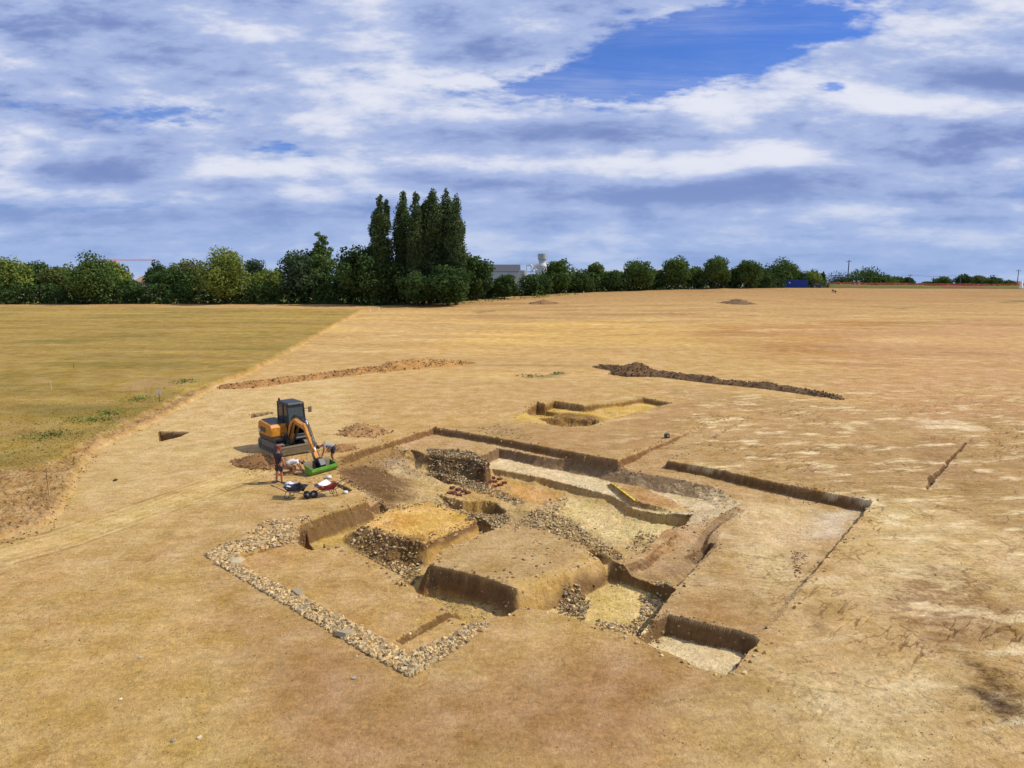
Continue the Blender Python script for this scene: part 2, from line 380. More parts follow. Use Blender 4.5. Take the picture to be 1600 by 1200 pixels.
def soil_material(name, attr='Col', fine=1.0):
    """vertex soil colour broken up by grain, scrape marks, clods and cracks"""
    m, N, L, b = new_mat(name)
    geo = N.new('ShaderNodeNewGeometry')
    at_ = N.new('ShaderNodeAttribute'); at_.attribute_name = attr
    mk = N.new('ShaderNodeAttribute'); mk.attribute_name = 'Mask'      # r scrapes, g cracks, b grass
    sp = N.new('ShaderNodeSeparateColor'); L.new(mk.outputs['Color'], sp.inputs[0])
    def mp(scale, rot=0.0, loc=(0, 0, 0)):
        q = N.new('ShaderNodeMapping'); q.inputs['Scale'].default_value = scale; q.inputs['Rotation'].default_value = (0, 0, rot)
        q.inputs['Location'].default_value = loc
        L.new(geo.outputs['Position'], q.inputs[0]); return q.outputs[0]
    def noise(vec, s, d, r, dist=0.0):
        n = N.new('ShaderNodeTexNoise'); L.new(vec, n.inputs['Vector']); n.inputs['Scale'].default_value = s
        n.inputs['Detail'].default_value = d; n.inputs['Roughness'].default_value = r; n.inputs['Distortion'].default_value = dist
        return n.outputs[0]
    def M_(op, a, b_=None, clamp=False):
        n = N.new('ShaderNodeMath'); n.operation = op; n.use_clamp = clamp
        for i, v in enumerate((a, b_)):
            if v is None: continue
            if isinstance(v, (int, float)): n.inputs[i].default_value = v
            else: L.new(v, n.inputs[i])
        return n.outputs[0]
    def mr(v, a, b_, c, d):
        n = N.new('ShaderNodeMapRange'); L.new(v, n.inputs[0])
        for i, q in enumerate((a, b_, c, d)): n.inputs[i + 1].default_value = q
        return n.outputs[0]
    n1 = noise(mp((1, 1, 1)), 0.9, 8, 0.62)
    n2 = noise(mp((1, 1, 1)), 9, 6, 0.7)
    n3 = noise(mp((1, 1, 1)), 45, 3, 0.6)
    st = noise(mp((0.35, 3.2, 1), -0.22), 1.6, 7, 0.68, 0.4)
    st2 = noise(mp((0.5, 4.5, 1), 0.9, (5, 3, 0)), 1.3, 6, 0.7, 0.5)
    v = M_('ADD', mr(n1, .25, .75, -.2, .2), mr(n2, .3, .7, -.19, .19))
    v = M_('ADD', v, mr(n3, .25, .75, -.2, .2))
    # thin dark scratches and root lines: ridges of a warped noise
    rg = noise(mp((1.0, 1.7, 1), .35, (4, 1, 0)), 1.7, 9, .62, .6)
    rl = M_('ABSOLUTE', M_('SUBTRACT', rg, .5))
    rl = mr(rl, 0.0, .016, 1, 0)
    rm = mr(noise(mp((1, 1, 1), 0, (7, 2, 0)), 1.9, 4, .7), .46, .66, 0, 1)
    v = M_('SUBTRACT', v, M_('MULTIPLY', M_('MULTIPLY', rl, rm), M_('ADD', M_('MULTIPLY', sp.outputs[1], .35), .24)))
    sc_ = M_('ADD', mr(st, .3, .7, -.13, .13), mr(st2, .3, .7, -.15, .15))
    v = M_('ADD', v, M_('MULTIPLY', sc_, sp.outputs[0]))
    # small dark clods and pits
    clod = noise(mp((1, 1.5, 1), 0.3), 16, 4, 0.75)
    cl = mr(clod, .62, .72, 0, .5)
    clmask = mr(noise(mp((1, 1, 1)), .55, 4, .6), .42, .62, .25, 1)
    v = M_('SUBTRACT', v, M_('MULTIPLY', cl, clmask))
    # cracks
    wv = N.new('ShaderNodeVectorMath'); wv.operation = 'ADD'
    nn = N.new('ShaderNodeTexNoise'); nn.inputs['Scale'].default_value = 1.2; nn.inputs['Detail'].default_value = 5
    L.new(geo.outputs['Position'], nn.inputs['Vector'])
    L.new(geo.outputs['Position'], wv.inputs[0]); L.new(nn.outputs['Color'], wv.inputs[1])
    vo = N.new('ShaderNodeTexVoronoi'); vo.feature = 'DISTANCE_TO_EDGE'; vo.inputs['Scale'].default_value = 0.55
    mpv = N.new('ShaderNodeMapping'); mpv.inputs['Scale'].default_value = (1.4, 0.8, 0); mpv.inputs['Rotation'].default_value = (0, 0, .5)
    L.new(wv.outputs[0], mpv.inputs[0]); L.new(mpv.outputs[0], vo.inputs['Vector'])
    ck = mr(vo.outputs['Distance'], 0.0, 0.035, 1, 0)
    ckm = mr(noise(mp((1, 1, 1), 0, (9, 9, 0)), 1.1, 5, .7), .48, .62, 0, 1)
    ck = M_('MULTIPLY', M_('MULTIPLY', ck, ckm), sp.outputs[1])
    v = M_('SUBTRACT', v, M_('MULTIPLY', ck, .5))
    val = M_('ADD', v, 1.0)
    vm = N.new('ShaderNodeVectorMath'); vm.operation = 'SCALE'
    L.new(at_.outputs['Color'], vm.inputs[0]); L.new(val, vm.inputs['Scale'])
    # tint: dark grain is redder, light grain paler
    hs = N.new('ShaderNodeHueSaturation'); L.new(vm.outputs[0], hs.inputs['Color'])
    L.new(mr(n1, .3, .7, 1.1, .92), hs.inputs['Saturation'])
    L.new(mr(noise(mp((1, 1, 1), 0, (3, 8, 1)), .35, 4, .6), .3, .7, .496, .508), hs.inputs['Hue'])
    L.new(hs.outputs[0], b.inputs['Base Color'])
    b.inputs['Roughness'].default_value = 0.95; b.inputs['Specular IOR Level'].default_value = 0.15
    hgt = M_('ADD', M_('MULTIPLY', n2, .5), M_('MULTIPLY', n3, .25))
    hgt = M_('ADD', hgt, M_('MULTIPLY', clod, .4))
    hgt = M_('ADD', hgt, M_('MULTIPLY', M_('MULTIPLY', st, sp.outputs[0]), .5))
    hgt = M_('SUBTRACT', hgt, M_('MULTIPLY', ck, .3))
    bp = N.new('ShaderNodeBump'); bp.inputs['Strength'].default_value = 0.9; bp.inputs['Distance'].default_value = .13
    L.new(hgt, bp.inputs['Height']); L.new(bp.outputs[0], b.inputs['Normal'])
    return m
SOIL = soil_material('soil')

def attr_material(name, rough=0.9, grain=8.0, var=0.2, spec=0.2, bump=0.4):
    m, N, L, b = new_mat(name)
    a = N.new('ShaderNodeAttribute'); a.attribute_name = 'Col'
    geo = N.new('ShaderNodeNewGeometry')
    n = N.new('ShaderNodeTexNoise'); n.inputs['Scale'].default_value = grain; n.inputs['Detail'].default_value = 5; n.inputs['Roughness'].default_value = .7
    L.new(geo.outputs['Position'], n.inputs['Vector'])
    r = N.new('ShaderNodeMapRange'); L.new(n.outputs[0], r.inputs[0]); r.inputs[1].default_value = .25; r.inputs[2].default_value = .75
    r.inputs[3].default_value = 1 - var; r.inputs[4].default_value = 1 + var
    vm = N.new('ShaderNodeVectorMath'); vm.operation = 'SCALE'; L.new(a.outputs['Color'], vm.inputs[0]); L.new(r.outputs[0], vm.inputs['Scale'])
    L.new(vm.outputs[0], b.inputs['Base Color']); b.inputs['Roughness'].default_value = rough; b.inputs['Specular IOR Level'].default_value = spec
    if bump:
        bp = N.new('ShaderNodeBump'); bp.inputs['Strength'].default_value = bump; bp.inputs['Distance'].default_value = .03
        L.new(n.outputs[0], bp.inputs['Height']); L.new(bp.outputs[0], b.inputs['Normal'])
    return m
STONE = attr_material('stone', .85, 14, .22)
CLOD = attr_material('loose_soil', .95, 10, .25)
def leaf_material():
    m, N, L, b = new_mat('leaves')
    a = N.new('ShaderNodeAttribute'); a.attribute_name = 'Col'
    d = N.new('ShaderNodeBsdfDiffuse'); t = N.new('ShaderNodeBsdfTranslucent'); mx = N.new('ShaderNodeMixShader'); mx.inputs[0].default_value = .25
    L.new(a.outputs['Color'], d.inputs[0]); L.new(a.outputs['Color'], t.inputs[0])
    L.new(d.outputs[0], mx.inputs[1]); L.new(t.outputs[0], mx.inputs[2])
    out = [n for n in N if n.type == 'OUTPUT_MATERIAL'][0]
    L.new(mx.outputs[0], out.inputs[0])
    N.remove(b)
    return m
LEAF = leaf_material()
BARK = mat('bark', (0.09, 0.065, 0.045), .9, var=.3, scale=9, bump=.4)

# ---------------------------------------------------------------- object helpers
def np_mesh(name, V, F, material, col=None, smooth=False, mask=None):
    """V n x 3, F m x k array (or list of arrays with the same k)"""
    me = bpy.data.meshes.new(name)
    F = np.asarray(F, np.int32); V = np.asarray(V, np.float32)
    me.vertices.add(len(V)); me.vertices.foreach_set('co', V.ravel())
    k = F.shape[1]
    me.loops.add(F.size); me.loops.foreach_set('vertex_index', F.ravel())
    me.polygons.add(len(F)); me.polygons.foreach_set('loop_start', np.arange(0, F.size, k, dtype=np.int32))
    me.update(calc_edges=True)
    me.polygons.foreach_set('use_smooth', np.full(len(F), bool(smooth)))
    for nm, c in (('Col', col), ('Mask', mask)):
        if c is not None:
            a = me.color_attributes.new(nm, 'FLOAT_COLOR', 'POINT')
            c4 = np.ones((len(V), 4), np.float32); c4[:, :3] = c
            a.data.foreach_set('color', c4.ravel())
    me.materials.append(material)
    o = bpy.data.objects.new(name, me); COL.objects.link(o)
    return o
def tag(o, label=None, cat=None, group=None, kind=None):
    if label: o['label'] = label
    if cat: o['category'] = cat
    if group: o['group'] = group
    if kind: o['kind'] = kind
    return o
def empty(name, loc, rz=0.0, label=None, cat=None, group=None):
    o = bpy.data.objects.new(name, None); COL.objects.link(o); o.location = loc; o.rotation_euler = (0, 0, rz)
    o.empty_display_size = .3
    return tag(o, label, cat, group)
def copy_tree(o, parent=None):
    c = o.copy(); COL.objects.link(c); c.parent = parent
    for ch in list(o.children): copy_tree(ch, c)
    return c

class MB:
    """collects simple solids into one mesh"""
    def __init__(s): s.v = []; s.f = []; s.sm = []
    def add(s, v, f, smooth=False, M=None):
        b = len(s.v)
        for p in v:
            p = Vector(p)
            s.v.append(tuple(M @ p) if M is not None else tuple(p))
        s.f += [tuple(i + b for i in q) for q in f]; s.sm += [smooth] * len(f)
        return s
    def box(s, c, d, rot=None, taper=1.0, tz=(0, 0)):
        x, y, z = [q / 2 for q in d]
        v = [(-x, -y, -z), (x, -y, -z), (x, y, -z), (-x, y, -z)] + [(a * taper + tz[0], b * taper + tz[1], z) for a, b in ((-x, -y), (x, -y), (x, y), (-x, y))]
        M = Matrix.Translation(c)
        if rot: M = M @ Matrix.Rotation(rot[2], 4, 'Z') @ Matrix.Rotation(rot[1], 4, 'Y') @ Matrix.Rotation(rot[0], 4, 'X')
        return s.add(v, [(0, 3, 2, 1), (4, 5, 6, 7), (0, 1, 5, 4), (1, 2, 6, 5), (2, 3, 7, 6), (3, 0, 4, 7)], False, M)
    def tube(s, a, b, r, r2=None, n=10, caps=True):
        a, b = Vector(a), Vector(b); r2 = r if r2 is None else r2
        q = (b - a).to_track_quat('Z', 'Y').to_matrix()
        v = []
        for p, rr in ((a, r), (b, r2)):
            for i in range(n):
                t = 2 * math.pi * i / n
                v.append(p + q @ Vector((math.cos(t) * rr, math.sin(t) * rr, 0)))
        f = [(i, (i + 1) % n, n + (i + 1) % n, n + i) for i in range(n)]
        s.add(v, f, True)
        if caps: s.add(v, [tuple(range(n - 1, -1, -1)), tuple(range(n, 2 * n))], False)
        return s
    def path(s, pts, r, n=8):
        for a, b in zip(pts[:-1], pts[1:]): s.tube(a, b, r, n=n)
        return s
    def prism(s, prof, y0, y1, M=None):
        """profile in x,z extruded along y"""
        n = len(prof)
        v = [(p[0], y0, p[1]) for p in prof] + [(p[0], y1, p[1]) for p in prof]
        f = [(i, n + i, n + (i + 1) % n, (i + 1) % n) for i in range(n)] + [tuple(range(n)), tuple(range(2 * n - 1, n - 1, -1))]
        return s.add(v, f, False, M)
    def lathe(s, prof, c=(0, 0, 0), n=14, M=None):
        v = []; f = []
        for r, z in prof:
            for i in range(n):
                t = 2 * math.pi * i / n
                v.append((c[0] + r * math.cos(t), c[1] + r * math.sin(t), c[2] + z))
        for k in range(len(prof) - 1):
            for i in range(n):
                f.append((k * n + i, k * n + (i + 1) % n, (k + 1) * n + (i + 1) % n, (k + 1) * n + i))
        return s.add(v, f, True, M)
    def build(s, name, material, parent=None, bevel=0.0, loc=None):
        me = bpy.data.meshes.new(name); me.from_pydata(s.v, [], s.f); me.update()
        me.polygons.foreach_set('use_smooth', s.sm)
        me.materials.append(material)
        o = bpy.data.objects.new(name, me); COL.objects.link(o)
        if parent: o.parent = parent
        if loc: o.location = loc
        if bevel:
            m = o.modifiers.new('bevel', 'BEVEL'); m.width = bevel; m.segments = 2; m.limit_method = 'ANGLE'; m.angle_limit = math.radians(40)
        return o

# ---------------------------------------------------------------- ground sheet
SK = 0.93                                             # displayed sunlit colour to albedo
C = lambda r, g, b: np.array(lin(r, g, b, SK)) * np.array([.955, .94, .91])
def near_line(x, y, pts, zref=0.0):
    P = upoly(pts, zref); best = np.full(x.shape, 1e9); side = np.zeros(x.shape)
    for (ax, ay), (bx, by) in zip(P[:-1], P[1:]):
        ex, ey = bx - ax, by - ay
        t = np.clip(((x - ax) * ex + (y - ay) * ey) / (ex * ex + ey * ey), 0, 1)
        dx, dy = x - ax - t * ex, y - ay - t * ey
        d = np.hypot(dx, dy); m = d < best
        best = np.where(m, d, best); side = np.where(m, np.sign(ex * dy - ey * dx), side)
    return best, side
_PC = {}
def soil_colour(x, y, z, rel, own, sf, sb, slope):
    n = x.shape[0]
    fw = sstep(55, 100, y) * 9
    xw = x + 0.6 * fbm(x * .5, y * .5, 4, 1) + fw * 1.6 * fbm(x * .05, y * .12, 4, 1); yw = y + 0.6 * fbm(x * .5 + 7, y * .5, 4, 2) + fw * fbm(x * .05 + 7, y * .12, 4, 2)
    a = fbm(x * .16, y * .16, 5, 0)[:, None]; b = fbm(x * .06 + 3, y * .22, 5, 2)[:, None]; c = fbm(x * .5, y * .9, 5, 1, .6)[:, None]
    col = C(203, 166, 108) + a * C(60, 45, 30) * 0.9
    def lay(colr, wgt):
        nonlocal col
        w = np.clip(wgt, 0, 1)[:, None]
        col = col * (1 - w) + colr * w
    def patch(pts, colr, s=1.0, soft=1.0, zref=0.0, nz=0.0, nsc=1.0):
        key = (tuple(pts), zref)
        if key not in _PC: _PC[key] = upoly(pts, zref)
        P = _PC[key]
        m = (x > P[:, 0].min() - soft * 2) & (x < P[:, 0].max() + soft * 2) & (y > P[:, 1].min() - soft * 2) & (y < P[:, 1].max() + soft * 2)
        if not m.any(): return
        sd = poly_sd(xw[m], yw[m], P)
        w = sstep(-soft, soft, sd) * s
        if nz: w = w * np.clip(1 - nz + nz * 2 * (fbm(x[m] * nsc, y[m] * nsc * 1.6, 5, 3, .6) + .5), 0, 1)
        if nz > .65: w = w * np.clip(1 + 1.3 * fbm(x[m] * 5, y[m] * 7, 4, 1, .7), 0, 1.3)
        full = np.zeros(n); full[m] = w
        lay(colr, full)
    # broad tones of the stripped ground
    patch([(330, 900), (420, 1210), (900, 1230), (1150, 1100), (1000, 1000), (640, 1070)], C(184, 144, 97), .9, 1.5)
    patch([(60, 900), (330, 780), (470, 770), (580, 790), (450, 830), (320, 870), (300, 960), (60, 1000)], C(200, 164, 112), .6, 1.0)
    patch([(-300, 900), (300, 880), (400, 1000), (420, 1230), (-300, 1230)], C(206, 170, 104), .6, 1.5)
    patch([(150, 700), (330, 600), (560, 590), (560, 690), (380, 720), (100, 850)], C(214, 182, 126), .8, 1.5)
    patch([(-100, 860), (100, 800), (420, 735), (440, 760), (300, 850), (60, 960), (-200, 1000)], C(206, 170, 112), .5, 1.5)
    patch([(820, 700), (700, 690), (690, 672), (830, 690)], C(206, 174, 124), .5, .6)
    patch([(560, 600), (900, 590), (1000, 600), (830, 640), (560, 660)], C(196, 160, 108), .5, 1.5)
    patch([(900, 590), (1400, 640), (1640, 640), (1640, 760), (1370, 780), (1050, 715), (1180, 650), (1000, 600)], C(186, 150, 102), .8, 1.5)
    patch([(960, 716), (840, 697), (700, 668), (830, 662), (930, 668), (1060, 625), (1150, 640), (1110, 655)], C(183, 146, 98), .8, .8)
    patch([(1380, 790), (1640, 770), (1640, 1240), (1000, 1240), (1200, 1000)], C(210, 176, 122), .7, 1.2)
    patch([(1370, 790), (1420, 780), (1640, 860), (1640, 920), (1480, 920), (1330, 880)], C(226, 196, 142), .6, .8, nz=.6)
    patch([(1340, 870), (1480, 880), (1560, 930), (1500, 990), (1400, 960), (1300, 930)], C(230, 202, 152), .6, .8, nz=.5, nsc=.8)
    patch([(1220, 960), (1300, 990), (1330, 1060), (1240, 1070)], C(222, 192, 138), .5, .8, nz=.4)
    patch([(1240, 1060), (1420, 1040), (1480, 1110), (1450, 1230), (1250, 1230)], C(232, 204, 150), .6, .6, nz=.7, nsc=1.4)
    patch([(1480, 740), (1640, 760), (1640, 860), (1500, 800)], C(178, 142, 96), .6, .8, nz=.4)
    patch([(1430, 880), (1560, 900), (1600, 1010), (1480, 1020), (1380, 960)], C(150, 112, 70), .6, .6, nz=.9, nsc=1.5)
    patch([(1520, 1030), (1580, 1050), (1600, 1110), (1590, 1140), (1540, 1110)], C(112, 80, 48), .8, .3, nz=.9, nsc=2.2)
    patch([(1490, 1060), (1560, 1090), (1590, 1130), (1560, 1135)], C(95, 70, 48), .8, .25, nz=.9, nsc=2.5)
    patch([(1260, 950), (1285, 960), (1290, 1000), (1270, 990)], C(130, 95, 58), .5, .3, nz=.9, nsc=2)
    # the far half: brown with yellow and pale streaks lying across
    far = sstep(60, 95, y)
    lay(C(190, 152, 98), far * .75)
    s1 = fbm(x * .035 + 9, y * .13, 5, 1, .6)
    lay(C(170, 130, 82), far * sstep(.0, .5, s1) * .8)
    lay(C(222, 184, 112), far * sstep(.05, .5, -s1) * .75 * sstep(170, 100, y))
    s2 = fbm(x * .07 + 2, y * .25, 5, 3, .6)
    lay(C(236, 212, 160), far * sstep(.42, .75, s2) * .6)
    lay(C(160, 122, 78), sstep(130, 210, y) * .6)
    patch([(700, 520), (800, 505), (960, 500), (1130, 520), (1100, 545), (900, 540), (760, 545)], C(222, 180, 104), .6, 7, nz=.4, nsc=.2)
    patch([(560, 519), (610, 520), (600, 526), (520, 528)], C(240, 222, 180), .9, .8, nz=.3)
    patch([(430, 560), (560, 490), (700, 500), (700, 530), (560, 560), (400, 590)], C(204, 166, 110), .5, 2)
    patch([(1100, 505), (1330, 500), (1330, 560), (1180, 560)], C(182, 128, 70), .55, 5, nz=.6, nsc=.2)
    patch([(1380, 532), (1440, 530), (1430, 537), (1390, 538)], C(232, 208, 160), .6, 1.2, nz=1, nsc=.4)
    patch([(1250, 515), (1300, 518), (1270, 524), (1200, 520)], C(232, 205, 155), .5, 2, nz=1, nsc=.3)
    patch([(1420, 655), (1500, 655), (1545, 670), (1470, 676), (1430, 668)], C(236, 210, 168), .8, .6, nz=1, nsc=.8)
    patch([(1430, 675), (1490, 690), (1470, 730), (1450, 740), (1425, 700)], C(150, 115, 78), .5, .5, nz=.8, nsc=2)
    patch([(1290, 520), (1290, 600), (1340, 640), (1640, 660), (1640, 500)], C(196, 150, 108), .5, 3)
    patch([(815, 588), (880, 583), (870, 590), (825, 592)], C(120, 122, 70), .7, .4, nz=.7, nsc=2)
    patch([(700, 486), (760, 484), (740, 489)], C(110, 105, 60), .6, 1.0, nz=.5)
    patch([(1370, 480), (1420, 478), (1400, 482)], C(100, 110, 60), .8, 1.0)
    patch([(1560, 470), (1600, 468), (1640, 471), (1580, 473)], C(100, 110, 60), .7, 1.0)
    # haul road
    d, side = near_line(x, y, [(-200, 925), (0, 868), (100, 842), (200, 808), (300, 772), (400, 738)])
    wdt = np.interp(y, [20, 33], [1.15, 1.05])
    lay(C(230, 198, 132), sstep(wdt + .45, wdt - .25, d + .3 * fbm(x, y, 4, 0)) * (.62 + .3 * fbm(x * .6, y * .9, 4, 2)))
    lay(C(166, 128, 78), sstep(.14, .02, np.abs(d - wdt - .08) + .05 * fbm(x * 2, y * 2, 3, 2)) * .6 * sstep(-.3, .3, fbm(x * .5 + 3, y * .5, 3, 1)))
    lay(C(190, 154, 98), sstep(.22, .05, np.abs(d - .75) + .04 * fbm(x * 4, y * 4, 3, 1)) * .5)
    lay(C(170, 135, 80), sstep(.12, .0, np.abs(d - wdt) + .05 * fbm(x * 3, y * 3, 3, 1)) * (0.75 * sstep(-.3, .2, fbm(x * .5, y * .5, 3, 3))))
    lay(C(185, 152, 95), sstep(.15, .0, np.abs(d - .35)) * .35)
    # bank of loose topsoil
    inb = (sb > -0.1)
    lay(C(183, 146, 96) * 1.0, sstep(-.1, .3, sb))
    lay(C(140, 105, 66), sstep(.1, .5, sb) * sstep(0, .5, fbm(x * 1.6, y * 1.6, 4, 0, .6)) * .8)
    lay(C(205, 178, 130), sstep(.1, .5, sb) * sstep(.2, .6, fbm(x * 2.6 + 9, y * 2.6, 4, 2, .6)) * .6)
    # meadow
    g = sstep(-.25, .25, sf + .3 * fbm(x * 1.2, y * 1.2, 4, 3))
    ga = fbm(x * .08 + 5, y * .3, 5, 1, .6)[:, None]; gb = fbm(x * .9, y * 1.6, 5, 2, .7)[:, None]; gc = fbm(x * .02, y * .5, 4, 0, .6)[:, None]
    mow = np.sin((y * .9 + x * .12) * 1.1)[:, None] * .06
    gcol = C(166, 138, 72) * (1 + mow) + ga * C(80, 66, 36) * 1.3 + gb * C(86, 74, 38) * 1.1 + gc * C(70, 56, 34) * 1.2
    lay2 = g[:, None]
    col = col * (1 - lay2) + gcol * lay2
    edge = g * sstep(6, 0, sf) * sstep(60, 30, y)
    lay(C(128, 122, 58), edge * sstep(-.1, .5, fbm(x * .7, y * .9, 4, 3)) * .7)
    lay(C(126, 114, 54), g * sstep(.05, .5, fbm(x * .07 + 2, y * .22, 5, 0, .65)) * .6)
    lay(C(172, 140, 88), g * sstep(.15, .5, fbm(x * .3 + 4, y * .5, 4, 2)) * .5)
    patch([(190, 612), (240, 595), (300, 597), (290, 610), (200, 618)], C(178, 145, 100), .6, .6, nz=.5)
    # dug earth, layer by layer
    names = [f['name'] for f in FEAT]
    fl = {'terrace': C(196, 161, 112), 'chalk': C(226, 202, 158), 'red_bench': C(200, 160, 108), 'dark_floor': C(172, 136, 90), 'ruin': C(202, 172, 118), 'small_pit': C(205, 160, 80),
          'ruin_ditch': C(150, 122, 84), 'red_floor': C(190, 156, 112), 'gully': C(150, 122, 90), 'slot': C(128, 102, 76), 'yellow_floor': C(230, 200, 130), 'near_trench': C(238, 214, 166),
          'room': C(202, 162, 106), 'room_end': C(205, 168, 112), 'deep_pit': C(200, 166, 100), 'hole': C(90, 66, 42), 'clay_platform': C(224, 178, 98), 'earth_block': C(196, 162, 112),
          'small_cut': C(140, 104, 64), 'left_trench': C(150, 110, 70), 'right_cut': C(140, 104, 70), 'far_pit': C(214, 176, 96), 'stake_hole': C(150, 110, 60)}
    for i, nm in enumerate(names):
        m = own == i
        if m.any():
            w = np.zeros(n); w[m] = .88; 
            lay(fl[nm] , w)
    dn = fbm(x * 1.3, y * 1.3, 5, 2, .6); dm = fbm(x * 3.1 + 4, y * 3.1, 4, 1, .6)
    col = col * (1 + 0.14 * dn[:, None] * (rel < -.1)[:, None] + .08 * dm[:, None] * (rel < -.3)[:, None])
    Z = -.9
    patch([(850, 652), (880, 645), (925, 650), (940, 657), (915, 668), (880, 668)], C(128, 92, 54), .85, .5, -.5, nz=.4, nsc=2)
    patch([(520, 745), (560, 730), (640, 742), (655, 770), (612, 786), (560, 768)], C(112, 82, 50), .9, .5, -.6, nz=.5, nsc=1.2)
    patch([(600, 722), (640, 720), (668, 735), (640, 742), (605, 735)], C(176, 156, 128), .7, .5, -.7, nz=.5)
    patch([(655, 738), (700, 742), (720, 752), (690, 752)], C(226, 192, 120), .7, .3, -1.1)
    patch([(720, 738), (775, 742), (830, 755), (880, 765), (868, 778), (810, 778), (740, 765)], C(208, 158, 92), .8, .4, -1.1)
    patch([(680, 765), (720, 758), (790, 772), (785, 782), (720, 782)], C(204, 160, 98), .7, .4, -1.1)
    patch([(890, 775), (1000, 800), (1070, 812), (1040, 838), (980, 850), (900, 830), (860, 800)], C(228, 204, 146), .75, .5, -1.1, nz=.5, nsc=1.5)
    patch([(800, 790), (880, 800), (950, 850), (980, 885), (900, 850), (800, 822), (740, 812)], C(168, 140, 98), .7, .4, -.95, nz=.5, nsc=2)
    patch([(590, 820), (620, 800), (650, 800), (660, 812), (625, 826)], C(206, 140, 74), .5, .35, -.55, nz=.3)
    patch([(985, 762), (1040, 778), (1060, 790), (1010, 782)], C(176, 118, 74), .5, .4, -.62)
    patch([(860, 735), (900, 745), (960, 768), (900, 756)], C(224, 204, 166), .7, .3, -.85)
    patch([(1080, 780), (1120, 795), (1110, 820), (1060, 845), (1085, 805)], C(206, 180, 144), .6, .3, -.5)
    patch([(1285, 800), (1350, 795), (1310, 845), (1260, 850)], C(226, 208, 178), .85, .6, -.45, nz=.3)
    patch([(1170, 780), (1280, 785), (1260, 900), (1200, 950), (1140, 860)], C(228, 200, 150), .7, .8, -.3)
    patch([(1050, 945), (1080, 925), (1130, 930), (1190, 990), (1060, 955)], C(184, 140, 86), .6, .5, 0, nz=.4)
    patch([(1235, 850), (1260, 860), (1250, 895), (1225, 875)], C(150, 122, 90), .5, .3, -.3, nz=.8, nsc=2.5)
    patch([(1010, 850), (1060, 838), (1050, 860), (1020, 875)], C(184, 128, 84), .5, .3, -.45, nz=.6, nsc=2)
    patch([(1040, 885), (1085, 878), (1070, 905), (1040, 905)], C(142, 112, 82), .6, .3, -.4, nz=.5, nsc=2)
    # standing faces: brown topsoil, its tone deepened for shade, over yellow subsoil
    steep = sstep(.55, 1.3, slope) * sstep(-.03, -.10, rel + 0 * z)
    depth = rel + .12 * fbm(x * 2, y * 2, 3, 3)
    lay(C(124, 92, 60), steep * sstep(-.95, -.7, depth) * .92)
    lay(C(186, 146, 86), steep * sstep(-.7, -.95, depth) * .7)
    lay(C(138, 112, 84), (own == names.index('chalk')) * sstep(.3, .6, slope) * .8)  # brown soil of the back slope, with its shade painted in
    patch([(664, 706), (740, 713), (768, 733), (745, 747), (700, 742), (664, 732)], C(96, 74, 52), .8, .2, -.6, nz=.3, nsc=2)  # shade on the collapsed stone face, painted as a dark patch
    patch([(690, 775), (725, 781), (775, 780), (792, 796), (770, 802), (720, 792)], C(104, 80, 54), .8, .15, -1.0, nz=.3, nsc=2)  # shade under the ditch's back ledge, painted dark
    patch([(545, 840), (566, 828), (620, 846), (662, 856), (655, 895), (600, 880)], C(120, 92, 60), .8, .2, -.8, nz=.3, nsc=2)  # slope below the clay platform, darkened to look shaded
    patch([(808, 920), (884, 896), (936, 874), (948, 888), (880, 915), (826, 948)], C(214, 176, 108), .85, .15, -.3, nz=.25, nsc=2)  # yellow soil on the block's sunlit side, painted lighter as lit
    # beyond the stripped ground: rough green verge and farmland
    u = x / np.maximum(y, 5); yr = np.interp(u, _U, _YR)
    v = sstep(-1, 3, y - yr + 2.0 * fbm(x * .1, y * .1, 3, 1))
    lay(C(92, 100, 46), v)
    lay(C(150, 132, 74), v * sstep(.1, .5, fbm(x * .05, y * .05, 4, 2)) * .7)
    # scrape marks and scratches in the stripped surface
    xr, yr2 = x * .97 + y * .22, y * .97 - x * .22
    k0 = np.clip(1 - v, 0, 1) * (1 - g) * (rel > -.25)
    sA = fbm(xr * .16, yr2 * 1.5, 5, 2, .62)
    nearf = sstep(70, 45, y)
    col = col * (1 + ((.07 + .09 * sstep(2, 14, x)) * nearf * k0 * sA)[:, None])
    yb = y + 5 * fbm(x * .03, y * .04, 3, 2) + .12 * x
    sB = fbm(x * .03, yb * .32, 6, 1, .66) * (.5 + sstep(-.3, .4, fbm(x * .02, y * .03, 3, 0)))
    col = col * (.97 + .19 * (sstep(50, 80, y) * k0 * sB)[:, None])
    sC = fbm(x * .06 + 4, yb * .5, 5, 3, .65)
    lay(C(228, 198, 142), sstep(50, 75, y) * k0 * sstep(.25, .6, sC) * .5 * sstep(170, 110, y))
    lay(C(150, 108, 66), sstep(50, 75, y) * k0 * sstep(.25, .6, -sC) * .55)
    rgt = sstep(3, 12, x) * nearf * k0
    xq, yq = x * .70 + y * .71, y * .70 - x * .71
    rid = sstep(.87, .99, 1 - np.abs(fbm(xq * .5, yq * 2.4, 4, 1, .55)) * 2.2) * sstep(-.05, .3, fbm(x * .35, y * .35, 3, 3))
    lay(C(116, 82, 50), rgt * rid * .8)
    rid2 = sstep(.90, 1.0, 1 - np.abs(fbm(x * .9 + 7, y * .6, 5, 0, .6)) * 2.4) * sstep(.0, .3, fbm(x * .3 + 5, y * .3, 3, 2))
    lay(C(128, 92, 58), rgt * rid2 * .75)
    rid3 = sstep(.91, 1.0, 1 - np.abs(fbm(x * .45 + 3, y * 1.5 + .5 * x, 5, 3, .6)) * 2.3) * sstep(-.05, .25, fbm(x * .25 + 15, y * .4, 3, 1))
